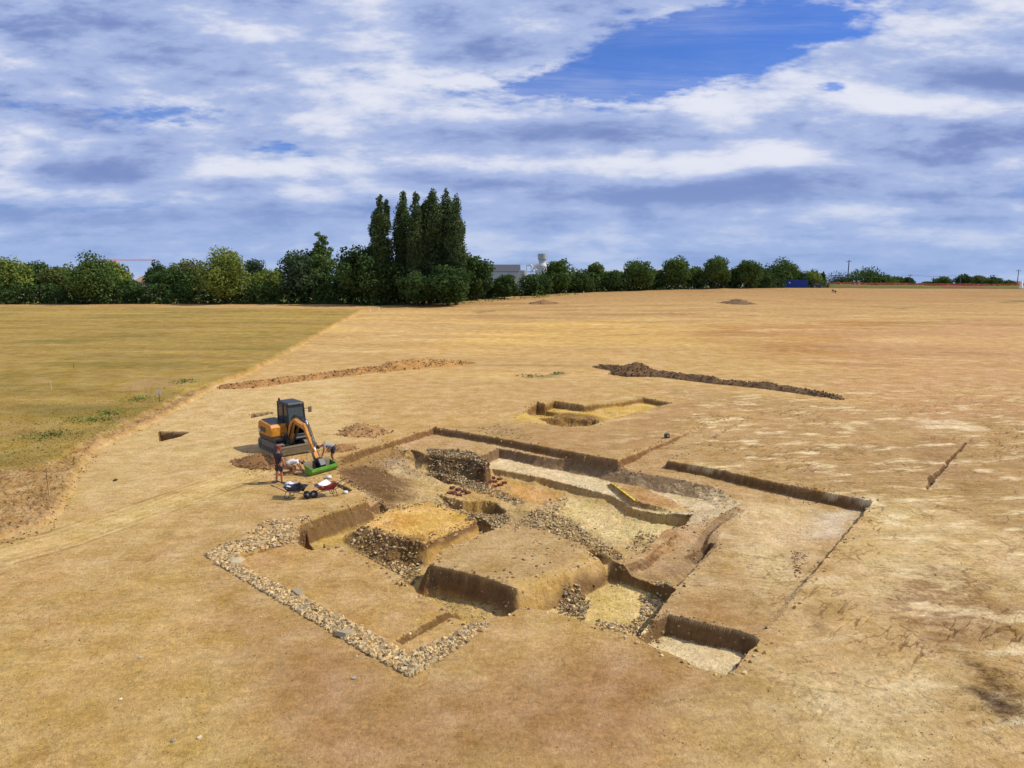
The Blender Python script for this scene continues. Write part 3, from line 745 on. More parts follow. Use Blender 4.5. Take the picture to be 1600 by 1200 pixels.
    lay(C(134, 98, 60), nearf * k0 * rid3 * (.3 + .45 * sstep(0, 8, x)))
    pale = sstep(.12, .5, fbm(xr * .5, yr2 * 1.3, 5, 0, .65))
    lay(C(244, 220, 172), rgt * pale * .72)
    lft = nearf * k0 * (1 - sstep(3, 12, x))
    lay(C(160, 120, 72), lft * sstep(.25, .6, fbm(x * 1.4, y * 1.9, 5, 3, .7)) * .45)
    lay(C(224, 192, 130), lft * sstep(.25, .6, fbm(x * 1.1 + 8, y * 1.7, 5, 1, .7)) * .35)
    grain = (fbm(x * 7, y * 7, 3, 2, .8) + .8 * fbm(xr * 3 + 4, yr2 * 9, 3, 1, .8)) * nearf
    col = col * (1 + .19 * grain[:, None])
    # masks for the shader
    mask = np.zeros((n, 3))
    mask[:, 0] = 0.35 + .65 * sstep(8, 20, x + .2 * (y - 20)) + .3 * far
    mask[:, 0] *= (1 - .3 * g)
    mask[:, 1] = sstep(4, 12, x) * sstep(45, 30, y) * (1 - sstep(-.05, -.3, rel) * .5)
    mask[:, 2] = g
    return np.clip(col, .01, .95), mask

def geo_rows():
    r = [4.0]
    while r[-1] < 9000:
        y = r[-1]
        k = .05 if y < 9 else .005 if y < 12 else .0026 if y < 14.5 else .0016 if y < 42 else .0028 if y < 70 else .007 if y < 260 else .05
        r.append(y * (1 + k))
    return np.array(r)
def build_ground():
    rows = geo_rows()
    uc = np.arange(-.86, .8601, .0012)
    side = np.array([.9, .95, 1.0, 1.1, 1.25, 1.5, 2, 3, 5])
    us = np.concatenate([-side[::-1], uc, side])
    Y, Ug = np.meshgrid(rows, us, indexing='ij')
    X = Ug * Y
    nr, nc = X.shape
    n = nr * nc
    z = np.empty((nr, nc)); own = np.empty(n, np.int16); sf = np.empty(n, np.float32)
    V = np.empty((n, 3), np.float32); col = np.empty((n, 3), np.float32); mask = np.empty((n, 3), np.float32)
    step = 90
    for a in range(0, nr, step):                      # in strips, to spare memory
        lo, hi = max(0, a - 1), min(nr, a + step + 1)
        Xc, Yc = X[lo:hi], Y[lo:hi]
        zc, rc, oc, fc, bc = terrain(Xc, Yc)
        sl = np.hypot(np.gradient(zc, axis=1) / (np.gradient(Xc, axis=1) + 1e-9), np.gradient(zc, axis=0) / np.gradient(Yc, axis=0))
        sl[Yc > 75] = 0
        cut = slice(a - lo, a - lo + min(step, nr - a)); R = lambda q: q[cut].ravel()
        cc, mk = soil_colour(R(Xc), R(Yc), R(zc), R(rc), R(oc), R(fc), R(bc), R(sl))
        i0, i1 = a * nc, min(nr, a + step) * nc
        V[i0:i1, 0] = R(Xc); V[i0:i1, 1] = R(Yc); V[i0:i1, 2] = R(zc)
        col[i0:i1] = cc; mask[i0:i1] = mk; own[i0:i1] = R(oc); sf[i0:i1] = R(fc)
    del X, Y, Ug
    idx = np.arange(nr * nc, dtype=np.int32).reshape(nr, nc)
    F = np.stack([idx[:-1, :-1].ravel(), idx[:-1, 1:].ravel(), idx[1:, 1:].ravel(), idx[1:, :-1].ravel()], 1)
    names = [f['name'] for f in FEAT]
    ow = own[F[:, 0]]
    cls = np.zeros(len(F), np.int8)
    cls[(sf > 0)[F[:, 0]]] = 1
    cls[np.isin(ow, [i for i, q in enumerate(names)])] = 2
    cls[ow == names.index('clay_platform')] = 3
    cls[ow == names.index('earth_block')] = 4
    info = {0: ('ground', 'stripped tan subsoil of the dig site with scrape marks and cracks', 'ground', 'structure'),
            1: ('grass_field', 'dry yellow green mown meadow left of the stripped ground', 'field', 'structure'),
            2: ('excavation_floor', 'dug floors and cut walls of the stepped excavation trench', 'excavation', 'structure'),
            3: ('clay_platform', 'flat orange burnt clay platform left standing in the deep pit', 'clay platform', None),
            4: ('earth_block', 'large square unexcavated block of grey brown earth standing in the pit', 'earth block', None)}
    for k, (nm, lab, cat, kind) in info.items():
        f = F[cls == k]
        if not len(f): continue
        used, inv = np.unique(f, return_inverse=True)
        o = np_mesh(nm, V[used], inv.reshape(-1, 4), SOIL, col[used], k < 2, mask[used])
        tag(o, lab, cat, None, kind)
build_ground()

# ---------------------------------------------------------------- stones and clods
def stone_templates(rs):
    T = []
    phi = (1 + 5 ** .5) / 2
    iv = np.array([(-1, phi, 0), (1, phi, 0), (-1, -phi, 0), (1, -phi, 0), (0, -1, phi), (0, 1, phi), (0, -1, -phi), (0, 1, -phi), (phi, 0, -1), (phi, 0, 1), (-phi, 0, -1), (-phi, 0, 1)], float)
    iv /= np.linalg.norm(iv[0])
    iff = np.array([(0, 11, 5), (0, 5, 1), (0, 1, 7), (0, 7, 10), (0, 10, 11), (1, 5, 9), (5, 11, 4), (11, 10, 2), (10, 7, 6), (7, 1, 8), (3, 9, 4), (3, 4, 2), (3, 2, 6), (3, 6, 8), (3, 8, 9), (4, 9, 5), (2, 4, 11), (6, 2, 10), (8, 6, 7), (9, 8, 1)])
    for _ in range(7):
        v = iv * (1 + rs.uniform(-.28, .22, (12, 1))) + rs.uniform(-.1, .1, (12, 3))
        T.append((v * .5, iff))
    for _ in range(17):
        n = 6
        ang = np.sort(np.linspace(0, 2 * np.pi, n, endpoint=False) + rs.uniform(-.35, .35, n)); r = rs.uniform(.36, .58, n)
        top = np.stack([np.cos(ang) * r * .88, np.sin(ang) * r * .88, rs.uniform(.34, .5, n)], 1)
        bot = np.stack([np.cos(ang) * r, np.sin(ang) * r, -np.full(n, .45)], 1)
        v = np.vstack([top, bot])
        f = [(0, i, i + 1) for i in range(1, n - 1)] + [t for i in range(n) for t in ((i, n + i, n + (i + 1) % n), (i, n + (i + 1) % n, (i + 1) % n))]
        T.append((v, np.array(f)))
    return T
_rs = np.random.RandomState(11)
TPL = stone_templates(_rs)
STONE_PAL = [(206, 180, 132), (188, 162, 116), (212, 186, 138), (176, 150, 108), (156, 138, 108), (176, 162, 134), (204, 172, 116), (132, 110, 78), (194, 170, 126), (146, 122, 84), (200, 166, 112)]
GREY_PAL = [(174, 150, 112), (146, 126, 94), (194, 170, 128), (122, 102, 74), (156, 142, 116), (200, 176, 132), (110, 92, 66)]
CLOD_PAL = [(150, 116, 76), (132, 98, 62), (168, 132, 88), (110, 82, 52), (178, 144, 98)]
DARK_PAL = [(120, 94, 66), (100, 78, 55), (138, 110, 78), (88, 68, 48)]
def stone_mesh(name, pos, size, seed, pal=STONE_PAL, material=None, flat=.45, tilt=.35, sink=.25, elong=1.5):
    rs = np.random.RandomState(seed)
    Vs, Fs, Cs = [], [], []; b = 0
    pal = np.array([C(*p) for p in pal])
    for (x, y, z), s in zip(pos, size):
        v, f = TPL[rs.randint(len(TPL))]
        e = rs.uniform(1, elong)
        sc = np.array([s * e, s / e ** .5, s * flat * rs.uniform(.6, 1.4)])
        a, t1, t2 = rs.uniform(0, 6.28), rs.normal(0, tilt), rs.normal(0, tilt)
        ca, sa, c1, s1, c2, s2 = math.cos(a), math.sin(a), math.cos(t1), math.sin(t1), math.cos(t2), math.sin(t2)
        R = np.array([[ca, -sa, 0], [sa, ca, 0], [0, 0, 1]]) @ np.array([[1, 0, 0], [0, c1, -s1], [0, s1, c1]]) @ np.array([[c2, 0, s2], [0, 1, 0], [-s2, 0, c2]])
        w = (v * sc) @ R.T + np.array([x, y, z + sc[2] * (.5 - sink)])
        Vs.append(w); Fs.append(f + b); b += len(w)
        Cs.append(np.tile(pal[rs.randint(len(pal))] * rs.uniform(.8, 1.2), (len(w), 1)))
    return np_mesh(name, np.vstack(Vs), np.vstack(Fs), material or STONE, np.vstack(Cs))
def sample_poly(P, n, rs):
    lo, hi = P.min(0), P.max(0); out = []
    while sum(map(len, out)) < n:
        q = rs.uniform(lo, hi, (n * 3, 2)); out.append(q[poly_sd(q[:, 0], q[:, 1], P) > 0])
    return np.vstack(out)[:n]
def scatter(name, polys, smin, smax, seed, zref=0.0, label=None, cat=None, kind='stuff', power=2.0, lift=0.0, group=None, **kw):
    """polys: list of (pixel polygon, count)"""
    rs = np.random.RandomState(seed); Q = []
    for pts, n in polys:
        Q.append(sample_poly(upoly(pts, zref), n, rs))
    Q = np.vstack(Q); z = terrain(Q[:, 0], Q[:, 1])[0]
    size = (smin + (smax - smin) * rs.rand(len(Q)) ** power) * .44
    zz = z + lift * rs.rand(len(Q))
    o = stone_mesh(name, np.column_stack([Q, zz]), size, seed, **kw)
    return tag(o, label, cat, group, kind)

W1 = [(318, 868), (340, 864), (372, 870), (380, 888), (474, 934), (600, 1001), (648, 1028), (652, 1048), (640, 1056), (566, 1016), (446, 944), (354, 890)]
W2 = [(640, 1022), (700, 993), (745, 972), (765, 975), (735, 998), (680, 1035), (642, 1058)]
W3 = [(320, 866), (345, 852), (400, 838), (440, 825), (464, 826), (466, 842), (452, 846), (376, 866), (350, 876)]
scatter('stone_foundation', [(W1, 6000)], .09, .42, 21, 0, 'long band of pale flat stones running from the west corner to the near corner', 'stone wall', None, 2.0, .02, tilt=.5, sink=.42, flat=.4)
scatter('stone_foundation', [(W2, 1700)], .09, .40, 22, 0, 'short arm of packed grey stones rising right from the near corner of the foundation', 'stone wall', None, 2.0, .02, tilt=.5, sink=.42, flat=.4)
scatter('stone_foundation', [(W3, 1100), ([(385, 835), (420, 812), (455, 812), (464, 826), (440, 835)], 240)], .10, .42, 23, 0,
        'stone footing with long slabs from the west corner to the dark hole', 'stone wall', None, 2.0, .02, sink=.45, flat=.35)

# rubble lying in the dig
scatter('rubble', [([(545, 845), (566, 830), (590, 836), (640, 852), (660, 862), (655, 885), (645, 905), (620, 893), (580, 874)], 1100)], .06, .42, 31, -.8,
        'heap of broken stones on the dark slope below the orange clay platform', 'rubble', tilt=.6, lift=.02, flat=.5, sink=.5, power=3, pal=[(150, 126, 88), (120, 98, 66), (190, 168, 126), (124, 100, 68), (184, 158, 114)])  # stone colours darkened for the shade on this slope
scatter('rubble', [([(690, 776), (730, 786), (780, 796), (800, 812), (785, 832), (745, 815), (700, 798)], 1100), ([(745, 812), (790, 812), (830, 830), (790, 834), (760, 842), (728, 832)], 420)], .07, .28, 32, -1.1,
        'grey stone rubble spilling between the orange platform and the brick pillars', 'rubble', pal=GREY_PAL, tilt=.6, lift=.06)
scatter('rubble', [([(668, 708), (735, 712), (768, 730), (760, 746), (735, 745), (715, 742), (700, 735), (672, 728)], 1500)], .07, .32, 33, -.6,
        'dark collapsed stone wall above the deepest corner of the ruin', 'rubble', pal=GREY_PAL, tilt=.7, flat=.6, lift=.08)
scatter('rubble', [([(715, 752), (735, 750), (790, 764), (820, 782), (810, 788), (770, 776), (720, 760)], 700)], .06, .30, 34, -1.1,
        'curved line of grey wall stones running between the two groups of brick pillars', 'rubble', pal=GREY_PAL, tilt=.6, lift=.1)
scatter('rubble', [([(600, 700), (640, 706), (668, 722), (640, 735), (590, 742), (560, 745), (560, 735)], 380), ([(612, 790), (690, 765), (700, 772), (625, 800)], 260), ([(535, 745), (585, 772), (612, 792), (600, 795), (570, 776), (530, 754)], 200)], .06, .24, 35, -.55,
        'scattered grey stones edging the dark floor beside the excavator', 'rubble', pal=GREY_PAL, lift=.03)
scatter('rubble', [([(840, 790), (880, 800), (935, 842), (985, 878), (960, 890), (900, 850), (850, 826), (800, 820)], 1500), ([(1000, 830), (1040, 838), (1010, 862), (975, 862)], 180), ([(850, 770), (890, 770), (880, 795), (850, 790)], 120)], .06, .32, 36, -1.0,
        'stones and lumps across the brown rubble bank behind the earth block', 'rubble', lift=.05, tilt=.5)
scatter('rubble', [([(882, 935), (905, 928), (922, 945), (915, 968), (890, 965), (872, 950)], 260)], .09, .34, 37, -.8, 'round pile of grey stones on the yellow floor', 'rubble', pal=GREY_PAL, lift=.15)
scatter('rubble', [([(1000, 930), (1045, 922), (1050, 935), (1015, 965), (1008, 985), (990, 994), (930, 976), (935, 965), (985, 975), (1003, 955)], 800)], .06, .32, 38, -.7,
        'broken stones banked along the near edge of the yellow floor', 'rubble', lift=.05)
scatter('rubble', [([(655, 915), (690, 925), (800, 960), (785, 965), (745, 974), (700, 950)], 330)], .05, .18, 39, -.9, 'small pale stones along the foot of the dark block face', 'rubble', lift=.0)
scatter('rubble', [([(745, 668), (780, 664), (815, 672), (835, 688), (790, 684), (748, 676)], 300)], .08, .32, 40, 0, 'thin spread of grey stones beyond the upper trench edge', 'rubble', pal=GREY_PAL, sink=.45)
scatter('rubble', [([(850, 925), (1000, 905), (1050, 925), (1000, 985), (850, 950)], 420)], .02, .10, 41, -.8, 'small chips strewn on the yellow floor', 'rubble')
scatter('rubble', [([(790, 780), (890, 775), (1070, 815), (1000, 880), (940, 875), (850, 835), (790, 825), (700, 800), (620, 790), (640, 740), (700, 750)], 3200)], .02, .16, 46, -1.1, 'small pale stones sprinkled over the whole ruin floor', 'rubble', power=3)
scatter('rubble', [([(540, 720), (640, 700), (660, 735), (640, 790), (600, 775), (540, 745)], 600)], .02, .12, 47, -.5, 'small stones sprinkled on the dark floor near the excavator', 'rubble', power=3)
scatter('rubble', [([(672, 880), (690, 862), (800, 822), (936, 872), (809, 918)], 160)], .015, .06, 48, 0, 'few tiny stones on top of the earth block', 'rubble', power=3)
scatter('rubble', [([(462, 820), (482, 818), (488, 824), (470, 828)], 60)], .08, .26, 42, -.3, 'stones in the side of the dark hole by the foundation', 'rubble', tilt=.8, flat=.6)
scatter('rubble', [([(1240, 770), (1290, 774), (1275, 785), (1220, 775)], 80), ([(1235, 860), (1262, 868), (1252, 905), (1243, 915)], 90)], .06, .2, 43, -.3, 'crumbled earth at the back of the shallow trench', 'rubble', pal=CLOD_PAL)
scatter('rubble', [([(500, 830), (560, 800), (585, 786), (600, 800), (560, 830), (540, 850)], 160)], .05, .16, 44, -.8, 'stones fallen along the foot of the pit side', 'rubble')
scatter('rubble', [([(620, 850), (700, 835), (742, 815), (745, 828), (690, 850), (640, 862)], 260)], .05, .20, 45, -.8, 'reddish crumbs along the near foot of the clay platform', 'rubble', pal=[(150, 100, 62), (120, 84, 54), (180, 140, 90)], material=CLOD)
# big slabs of the corner and single stones
def slab(px, py, s, seed, label, pal):
    x, y, z = at(px, py)
    o = stone_mesh('stone_slab', [(x, y, z + .03)], [s], seed, pal=pal, flat=.22, tilt=.12)
    tag(o, label, 'stone slab')
slab(370, 880, .6, 5, 'large pale grey slab lying at the west corner of the foundation', [(190, 174, 140)])
slab(471, 952, .34, 9, 'blue grey stone set upright halfway along the foundation band', [(150, 138, 114)])
slab(541, 992, .45, 12, 'light grey rounded slab near the lower end of the foundation band', [(178, 164, 134)])
slab(465, 928, .4, 14, 'flat grey slab in the inner edge of the foundation band', [(168, 154, 126)])
# pebbles and clods on the stripped ground
scatter('pebbles', [([(-100, 900), (330, 880), (640, 1070), (1150, 1070), (1640, 900), (1700, 1260), (-150, 1260)], 3200)], .012, .075, 51, 0, 'tiny stones strewn over the bare ground in front', 'pebbles', power=3, sink=.4)
scatter('pebbles', [([(100, 850), (330, 860), (460, 800), (570, 770), (560, 600), (340, 620), (150, 720)], 500), ([(1000, 720), (1640, 640), (1640, 900), (1250, 940)], 900)], .02, .08, 52, 0, 'small stones scattered across the middle of the site', 'pebbles', power=3, sink=.4)
scatter('soil_clods', [([(75, 730), (140, 700), (155, 712), (128, 738), (105, 785), (85, 822), (0, 850), (-150, 890), (-150, 780), (0, 742)], 4200)], .02, .2, 53, .15, 'crumbly brown topsoil clods on the bank below the meadow', 'soil', pal=CLOD_PAL, material=CLOD, lift=.0, flat=.7, power=4.5)
scatter('soil_clods', [([(150, 695), (245, 640), (345, 600), (345, 607), (302, 630), (258, 655), (205, 682), (155, 710)], 800), ([(195, 612), (240, 596), (300, 598), (285, 612), (215, 620)], 500), ([(345, 598), (437, 556), (505, 518), (506, 522), (440, 561), (350, 604)], 350)], .03, .2, 54, .15,
        'dry lumps of earth along the edge of the meadow', 'soil', pal=[(196, 160, 110), (176, 140, 92), (150, 116, 74), (206, 178, 128)], material=CLOD, lift=.0, flat=.7, power=4)
scatter('soil_clods', [([(385, 700), (520, 712), (530, 740), (470, 770), (420, 752), (380, 740)], 1500), ([(490, 690), (560, 694), (555, 708), (500, 706)], 350)], .03, .16, 55, 0, 'fresh brown clods around the excavator tracks and bucket', 'soil', pal=CLOD_PAL, material=CLOD, power=2.5)
scatter('soil_clods', [([(-100, 900), (330, 880), (640, 1070), (1150, 1070), (1640, 900), (1700, 1260), (-150, 1260)], 4500), ([(560, 600), (1640, 600), (1640, 900), (1370, 790), (960, 716)], 2500)], .015, .10, 57, 0, 'small brown crumbs of earth all over the stripped ground', 'soil', pal=CLOD_PAL, material=CLOD, power=3, sink=.45)
scatter('soil_clods', [([(1380, 900), (1640, 860), (1640, 1200), (1400, 1200)], 700), ([(1520, 1035), (1590, 1060), (1600, 1135), (1550, 1120)], 380)], .015, .07, 56, 0, 'dark crumbs of earth on the scuffed pale ground', 'soil', pal=CLOD_PAL + DARK_PAL, material=CLOD, power=2.5)

def rim_crumbs():
    rs = np.random.RandomState(77); Q = []
    for f in FEAT:
        n_ = dict(terrace=1500, ruin=700, deep_pit=700, near_trench=350, yellow_floor=350, chalk=350, earth_block=220, clay_platform=400, far_pit=250, red_bench=120, left_trench=40, right_cut=80, red_floor=200).get(f['name'], 60)
        P = f['P']; Pn = np.roll(P, -1, 0); L = np.hypot(*(Pn - P).T); e = rs.choice(len(P), n_, p=L / L.sum()); t = rs.rand(n_, 1)
        Q.append(P[e] * (1 - t) + Pn[e] * t + rs.normal(0, .16, (n_, 2)))
    Q = np.vstack(Q); z = terrain(Q[:, 0], Q[:, 1])[0]
    o = stone_mesh('soil_crumbs', np.column_stack([Q, z]), .015 + .10 * rs.rand(len(Q)) ** 3, 77, pal=CLOD_PAL + STONE_PAL[:5], material=CLOD, flat=.7, sink=.4)
    tag(o, 'crumbs of earth and small stones along the cut edges of the dig', 'soil', None, 'stuff')
rim_crumbs()
def heap(name, pts, widths, heights, seed, colr, label, cat, nclod=400, pal=CLOD_PAL, cs=(.08, .35), step=.12, lumps=.45):
    cs = (cs[0] * .5, cs[1] * .55); nclod = int(nclod * 1.5); heights = [q * .85 for q in heights]
    """loose soil piled along a line of ground points"""
    P = np.array([unproj(*p) for p in pts])
    seg = np.hypot(*np.diff(P, axis=0).T); s = np.concatenate([[0], np.cumsum(seg)])
    n = max(12, int(s[-1] / step)); t = np.linspace(0, s[-1], n)
    px_, py_ = np.interp(t, s, P[:, 0]), np.interp(t, s, P[:, 1])
    tx, ty = np.gradient(px_), np.gradient(py_); L = np.hypot(tx, ty) + 1e-9; nx, ny = -ty / L, tx / L
    w = np.interp(t, s, widths); h = np.interp(t, s, heights)
    m = 33; q = np.linspace(-1, 1, m)
    X = px_[:, None] + nx[:, None] * q[None] * w[:, None]; Y = py_[:, None] + ny[:, None] * q[None] * w[:, None]
    prof = np.clip(1 - np.abs(q) ** 1.6, 0, 1)[None]
    end = np.clip(np.minimum(t, s[-1] - t) / (w + .01), 0, 1)[:, None] ** .7
    rg = 1 + lumps * fbm(X * .9 + seed, Y * .9, 4, seed % 4, .6) * 1.3
    Z = terrain(X, Y)[0] + prof * end * h[:, None] * rg + .16 * fbm(X * 2.6, Y * 2.6, 5, 1, .7) * np.minimum(1, prof * 3) * (h[:, None] > .1) - .03 * (prof <= .02)
    idx = np.arange(n * m).reshape(n, m)
    F = np.stack([idx[:-1, :-1].ravel(), idx[:-1, 1:].ravel(), idx[1:, 1:].ravel(), idx[1:, :-1].ravel()], 1)
    cc = np.array(C(*colr)) * (1 + .3 * fbm(X.ravel() * 2.1, Y.ravel() * 1.1, 4, 2)[:, None])
    V = np.stack([X.ravel(), Y.ravel(), Z.ravel()], 1)
    o = np_mesh(name, V, F, CLOD, cc, True); tag(o, label, cat)
    rs = np.random.RandomState(seed)
    i = rs.randint(0, n * m, nclod); keep = (np.abs(q)[i % m] < .97)
    pos = V[i[keep]] + rs.normal(0, .12, (keep.sum(), 3)) * [1, 1, .1]
    c = stone_mesh('clods', pos, cs[0] + (cs[1] - cs[0]) * rs.rand(len(pos)) ** 2.2, seed, pal=pal, material=CLOD, flat=.7, sink=.45)
    c.parent = o; c['kind'] = 'stuff'
    return o
heap('spoil_ridge', [(342, 606), (400, 602), (470, 592), (540, 584), (600, 576)], [1.0, 1.3, 1.1, 1.4, 1.2], [.25, .4, .3, .4, .5], 61, (166, 124, 74), 'long low ridge of brown spoil leading from the meadow corner', 'spoil ridge', 900, cs=(.08, .35))
heap('spoil_ridge', [(585, 579), (640, 573), (690, 570), (738, 567)], [1.3, 2.0, 1.6, .5], [.5, .75, .5, .15], 62, (176, 134, 78), 'lumpy yellow brown end of the spoil ridge', 'spoil ridge', 600, pal=[(176, 134, 80), (150, 112, 68), (196, 156, 100)], cs=(.1, .4))
heap('spoil_ridge', [(932, 573), (950, 576), (1000, 583), (1060, 590), (1120, 598), (1200, 606), (1260, 614), (1318, 624)], [.6, .9, 1.2, 1.0, .9, .9, .9, .5], [.2, .35, .5, .5, .4, .4, .35, .15], 63, (112, 88, 62), 'long dark ridge of spoil tapering across the bare ground', 'spoil ridge', 1700, pal=DARK_PAL, cs=(.06, .3))
heap('spoil_heap', [(955, 582), (985, 583), (1030, 586)], [1.5, 2.4, 1.4], [.7, 1.3, .5], 64, (118, 92, 64), 'dark grey brown spoil heap at the end of the long ridge', 'spoil heap', 900, pal=DARK_PAL, cs=(.06, .3))
heap('spoil_heap', [(530, 674), (562, 674), (600, 680)], [1.0, 1.6, .8], [.25, .55, .15], 65, (168, 130, 86), 'small crumbly soil heap behind the excavator', 'spoil heap', 420, cs=(.05, .2))
heap('spoil_heap', [(826, 474), (848, 474), (872, 474)], [3, 4, 2.5], [.5, 1.0, .4], 66, (140, 106, 72), 'distant brown soil heap in front of the grey silo', 'spoil heap', 150, cs=(.15, .5), step=.5)
heap('spoil_heap', [(1130, 474), (1152, 474), (1176, 474)], [3, 4, 2.5], [.6, 1.2, .5], 67, (122, 98, 72), 'distant dark soil heap on the open ground before the tree line', 'spoil heap', 150, pal=DARK_PAL, cs=(.15, .5), step=.5)
heap('spoil_heap', [(380, 716), (400, 722), (425, 726), (440, 732)], [.8, 1.2, 1.1, .6], [.15, .4, .35, .1], 68, (138, 102, 64), 'fresh soil heap beside the left track of the excavator', 'spoil heap', 500, cs=(.04, .2))
heap('spoil_heap', [(505, 706), (530, 702), (555, 700)], [.5, .8, .5], [.1, .3, .1], 69, (150, 112, 72), 'low brown soil heap behind the crouching digger', 'spoil heap', 220, cs=(.04, .16))

# ---------------------------------------------------------------- trees
def leaf_cards(P, Nn, size, rs, cols):
    n = len(P)
    d = Nn + rs.normal(0, .75, (n, 3)); d /= np.linalg.norm(d, axis=1)[:, None] + 1e-9
    a = np.cross(d, rs.normal(0, 1, (n, 3))); a /= np.linalg.norm(a, axis=1)[:, None] + 1e-9
    b = np.cross(d, a)
    s = size * rs.uniform(.6, 1.35, n)[:, None]
    w = rs.uniform(.45, .8, n)[:, None]
    V = np.stack([P - a * s, P - b * s * w + d * s * .15, P + a * s, P + b * s * w + d * s * .15], 1).reshape(-1, 3)
    F = np.arange(n * 4).reshape(n, 4)
    return V, F, np.repeat(cols, 4, axis=0)
GREENS = {'dark': ((0.031, 0.056, 0.020), (0.083, 0.134, 0.040)), 'mid': ((0.046, 0.084, 0.022), (0.134, 0.198, 0.053)),
          'lime': ((0.083, 0.128, 0.025), (0.256, 0.301, 0.069)), 'poplar': ((0.041, 0.067, 0.027), (0.109, 0.154, 0.057)), 'olive': ((0.067, 0.092, 0.027), (0.186, 0.205, 0.062)),
          'blue': ((0.033, 0.059, 0.033), (0.090, 0.134, 0.065))}
def crown_points(kind, w, h, h0, n, rs):
    """points and outward directions on leaf clumps inside the crown envelope; h0 is the crown's foot"""
    Pn, Nn, Sh = [], [], []
    H_ = h - h0
    if kind == 'column':
        k = int(26 + H_ * 1.6)
        t = np.sort(rs.rand(k)); env = np.clip(t * 5 + .4, 0, 1) * np.clip((1.03 - t) * 3.2, 0, 1) ** .7 * (1 - .15 * t) * 1.1
        cz = h0 + t * H_; ang = rs.rand(k) * 6.28; rr = env * w * .5 * rs.uniform(.15, .75, k)
        cx, cy = np.cos(ang) * rr, np.sin(ang) * rr; R = env * w * rs.uniform(.18, .32, k) + .28; st = 1.8
    elif kind == 'layers':
        k = 60; t = np.linspace(0, 1, k); env = (1 - t) ** .75 + .1; cz = h0 + t * H_; ang = rs.rand(k) * 6.28; rr = env * w * .5 * rs.uniform(.2, .9, k)
        cx, cy = np.cos(ang) * rr, np.sin(ang) * rr; R = w * .17 * (env + .13) * rs.uniform(.7, 1.2, k); st = .7
    else:
        k = 46 if kind == 'round' else 40
        q = rs.normal(0, 1, (k, 3)); q /= np.linalg.norm(q, axis=1)[:, None]
        q *= rs.uniform(.35, .84, k)[:, None]
        if kind == 'dome':       # pointed lime crown
            q[:, 2] = q[:, 2] * 1.0; f = 1 - .28 * np.clip(q[:, 2], 0, 1); q[:, 0] *= f; q[:, 1] *= f
        cx, cy, cz = q[:, 0] * w * .5, q[:, 1] * w * .5, h0 + H_ * .5 + q[:, 2] * H_ * .5
        R = w * rs.uniform(.13, .22, k) * (1.0 if kind != 'loose' else .85); st = .95
        cx = np.append(cx, [0, 0, w * .18, -w * .18]); cy = np.append(cy, [0, 0, 0, 0]); cz = np.append(cz, [h0 + H_ * .3, h0 + H_ * .55, h0 + H_ * .35, h0 + H_ * .35]); R = np.append(R, [w * .3] * 4)
    each = (R ** 2); each = np.maximum(8, (each / each.sum() * n)).astype(int)
    for i in range(len(cx)):
        d = rs.normal(0, 1, (each[i], 3)); d /= np.linalg.norm(d, axis=1)[:, None]
        r = R[i] * rs.uniform(.55, 1.08, each[i])[:, None]
        p = d * r * np.array([1, 1, st]) + [cx[i], cy[i], cz[i]]
        Pn.append(p); Nn.append(d); Sh.append(np.full(each[i], rs.rand()))
    return np.vstack(Pn), np.vstack(Nn), np.concatenate(Sh)
def tree(px, top, wpx, dist=None, base=None, kind='round', tone='mid', label='', seed=0, n=3800, leaf=.30, foot=.12, lean=0.0, name='tree', cat='tree', group=None):
    """px: bearing, top/base: rows in the photograph at the given distance"""
    u = (px - 800) / FPX * math.cos(PITCH) * 1.0
    Y = dist; depth = Y * math.cos(PITCH) + 6 * math.sin(PITCH)
    X = (px - 800) / FPX * depth
    g = gz(X, Y)
    vtop = math.tan(math.atan((600 - top) / FPX) - PITCH)
    h = H + vtop * Y - g; w = wpx * depth / FPX
    rs = np.random.RandomState(seed)
    root = empty(name, (X, Y, g), 0, label, cat, group)
    P, D, S = crown_points(kind, w * (1.0 if kind == 'column' else 1.06), h, h * foot, int(n * 1.7), rs); leaf = leaf * 1.12
    if lean: P[:, 0] += lean * (P[:, 2] / h) ** 1.6
    lo, hi = [np.array(c) for c in GREENS[tone]]
    k = np.clip(.15 + .55 * S + .3 * rs.rand(len(P)) , 0, 1)[:, None]
    V, F, cc = leaf_cards(P, D, leaf, rs, lo + (hi - lo) * k)
    cr = np_mesh('crown', V, F, LEAF, cc); cr.parent = root
    tk = MB(); r0 = .018 * h + .08
    tk.tube((0, 0, -.3), (lean * .15, 0, h * .45), r0, r0 * .6, 8)
    tk.tube((lean * .15, 0, h * .45), (lean * .7, 0, h * .85), r0 * .6, r0 * .15, 6)
    for i in range(6):
        a = rs.rand() * 6.28; z0 = h * rs.uniform(.2, .5); rr = w * rs.uniform(.2, .36)
        if kind == 'column': rr *= .6
        tk.tube((lean * .1, 0, z0), (math.cos(a) * rr + lean * .3, math.sin(a) * rr, min(h * .9, z0 + h * rs.uniform(.15, .3))), r0 * .4, r0 * .1, 6)
    tk.build('trunk', BARK, root)
    return root
DL = 172      # distance of the western tree belt
T = tree
T(15, 404, 62, 190, kind='round', tone='lime', seed=1, label='yellow green bushy tree above the tan roof at the edge of the meadow', cat='tree', foot=.1)
T(62, 407, 72, 200, kind='loose', tone='dark', seed=2, label='dark broad tree between two lighter bushy trees above the hedge')
T(98, 414, 56, 188, kind='round', tone='olive', seed=3, label='olive green tree just west of the round maple')
T(143, 398, 74, 165.5, kind='dome', tone='mid', seed=4, n=6500, leaf=.24, label='rounded dense maple rising out of the hedge below the crane', foot=.08)
T(182, 409, 46, 184, kind='round', tone='lime', seed=5, label='yellowish tree whose top meets the crane jib')
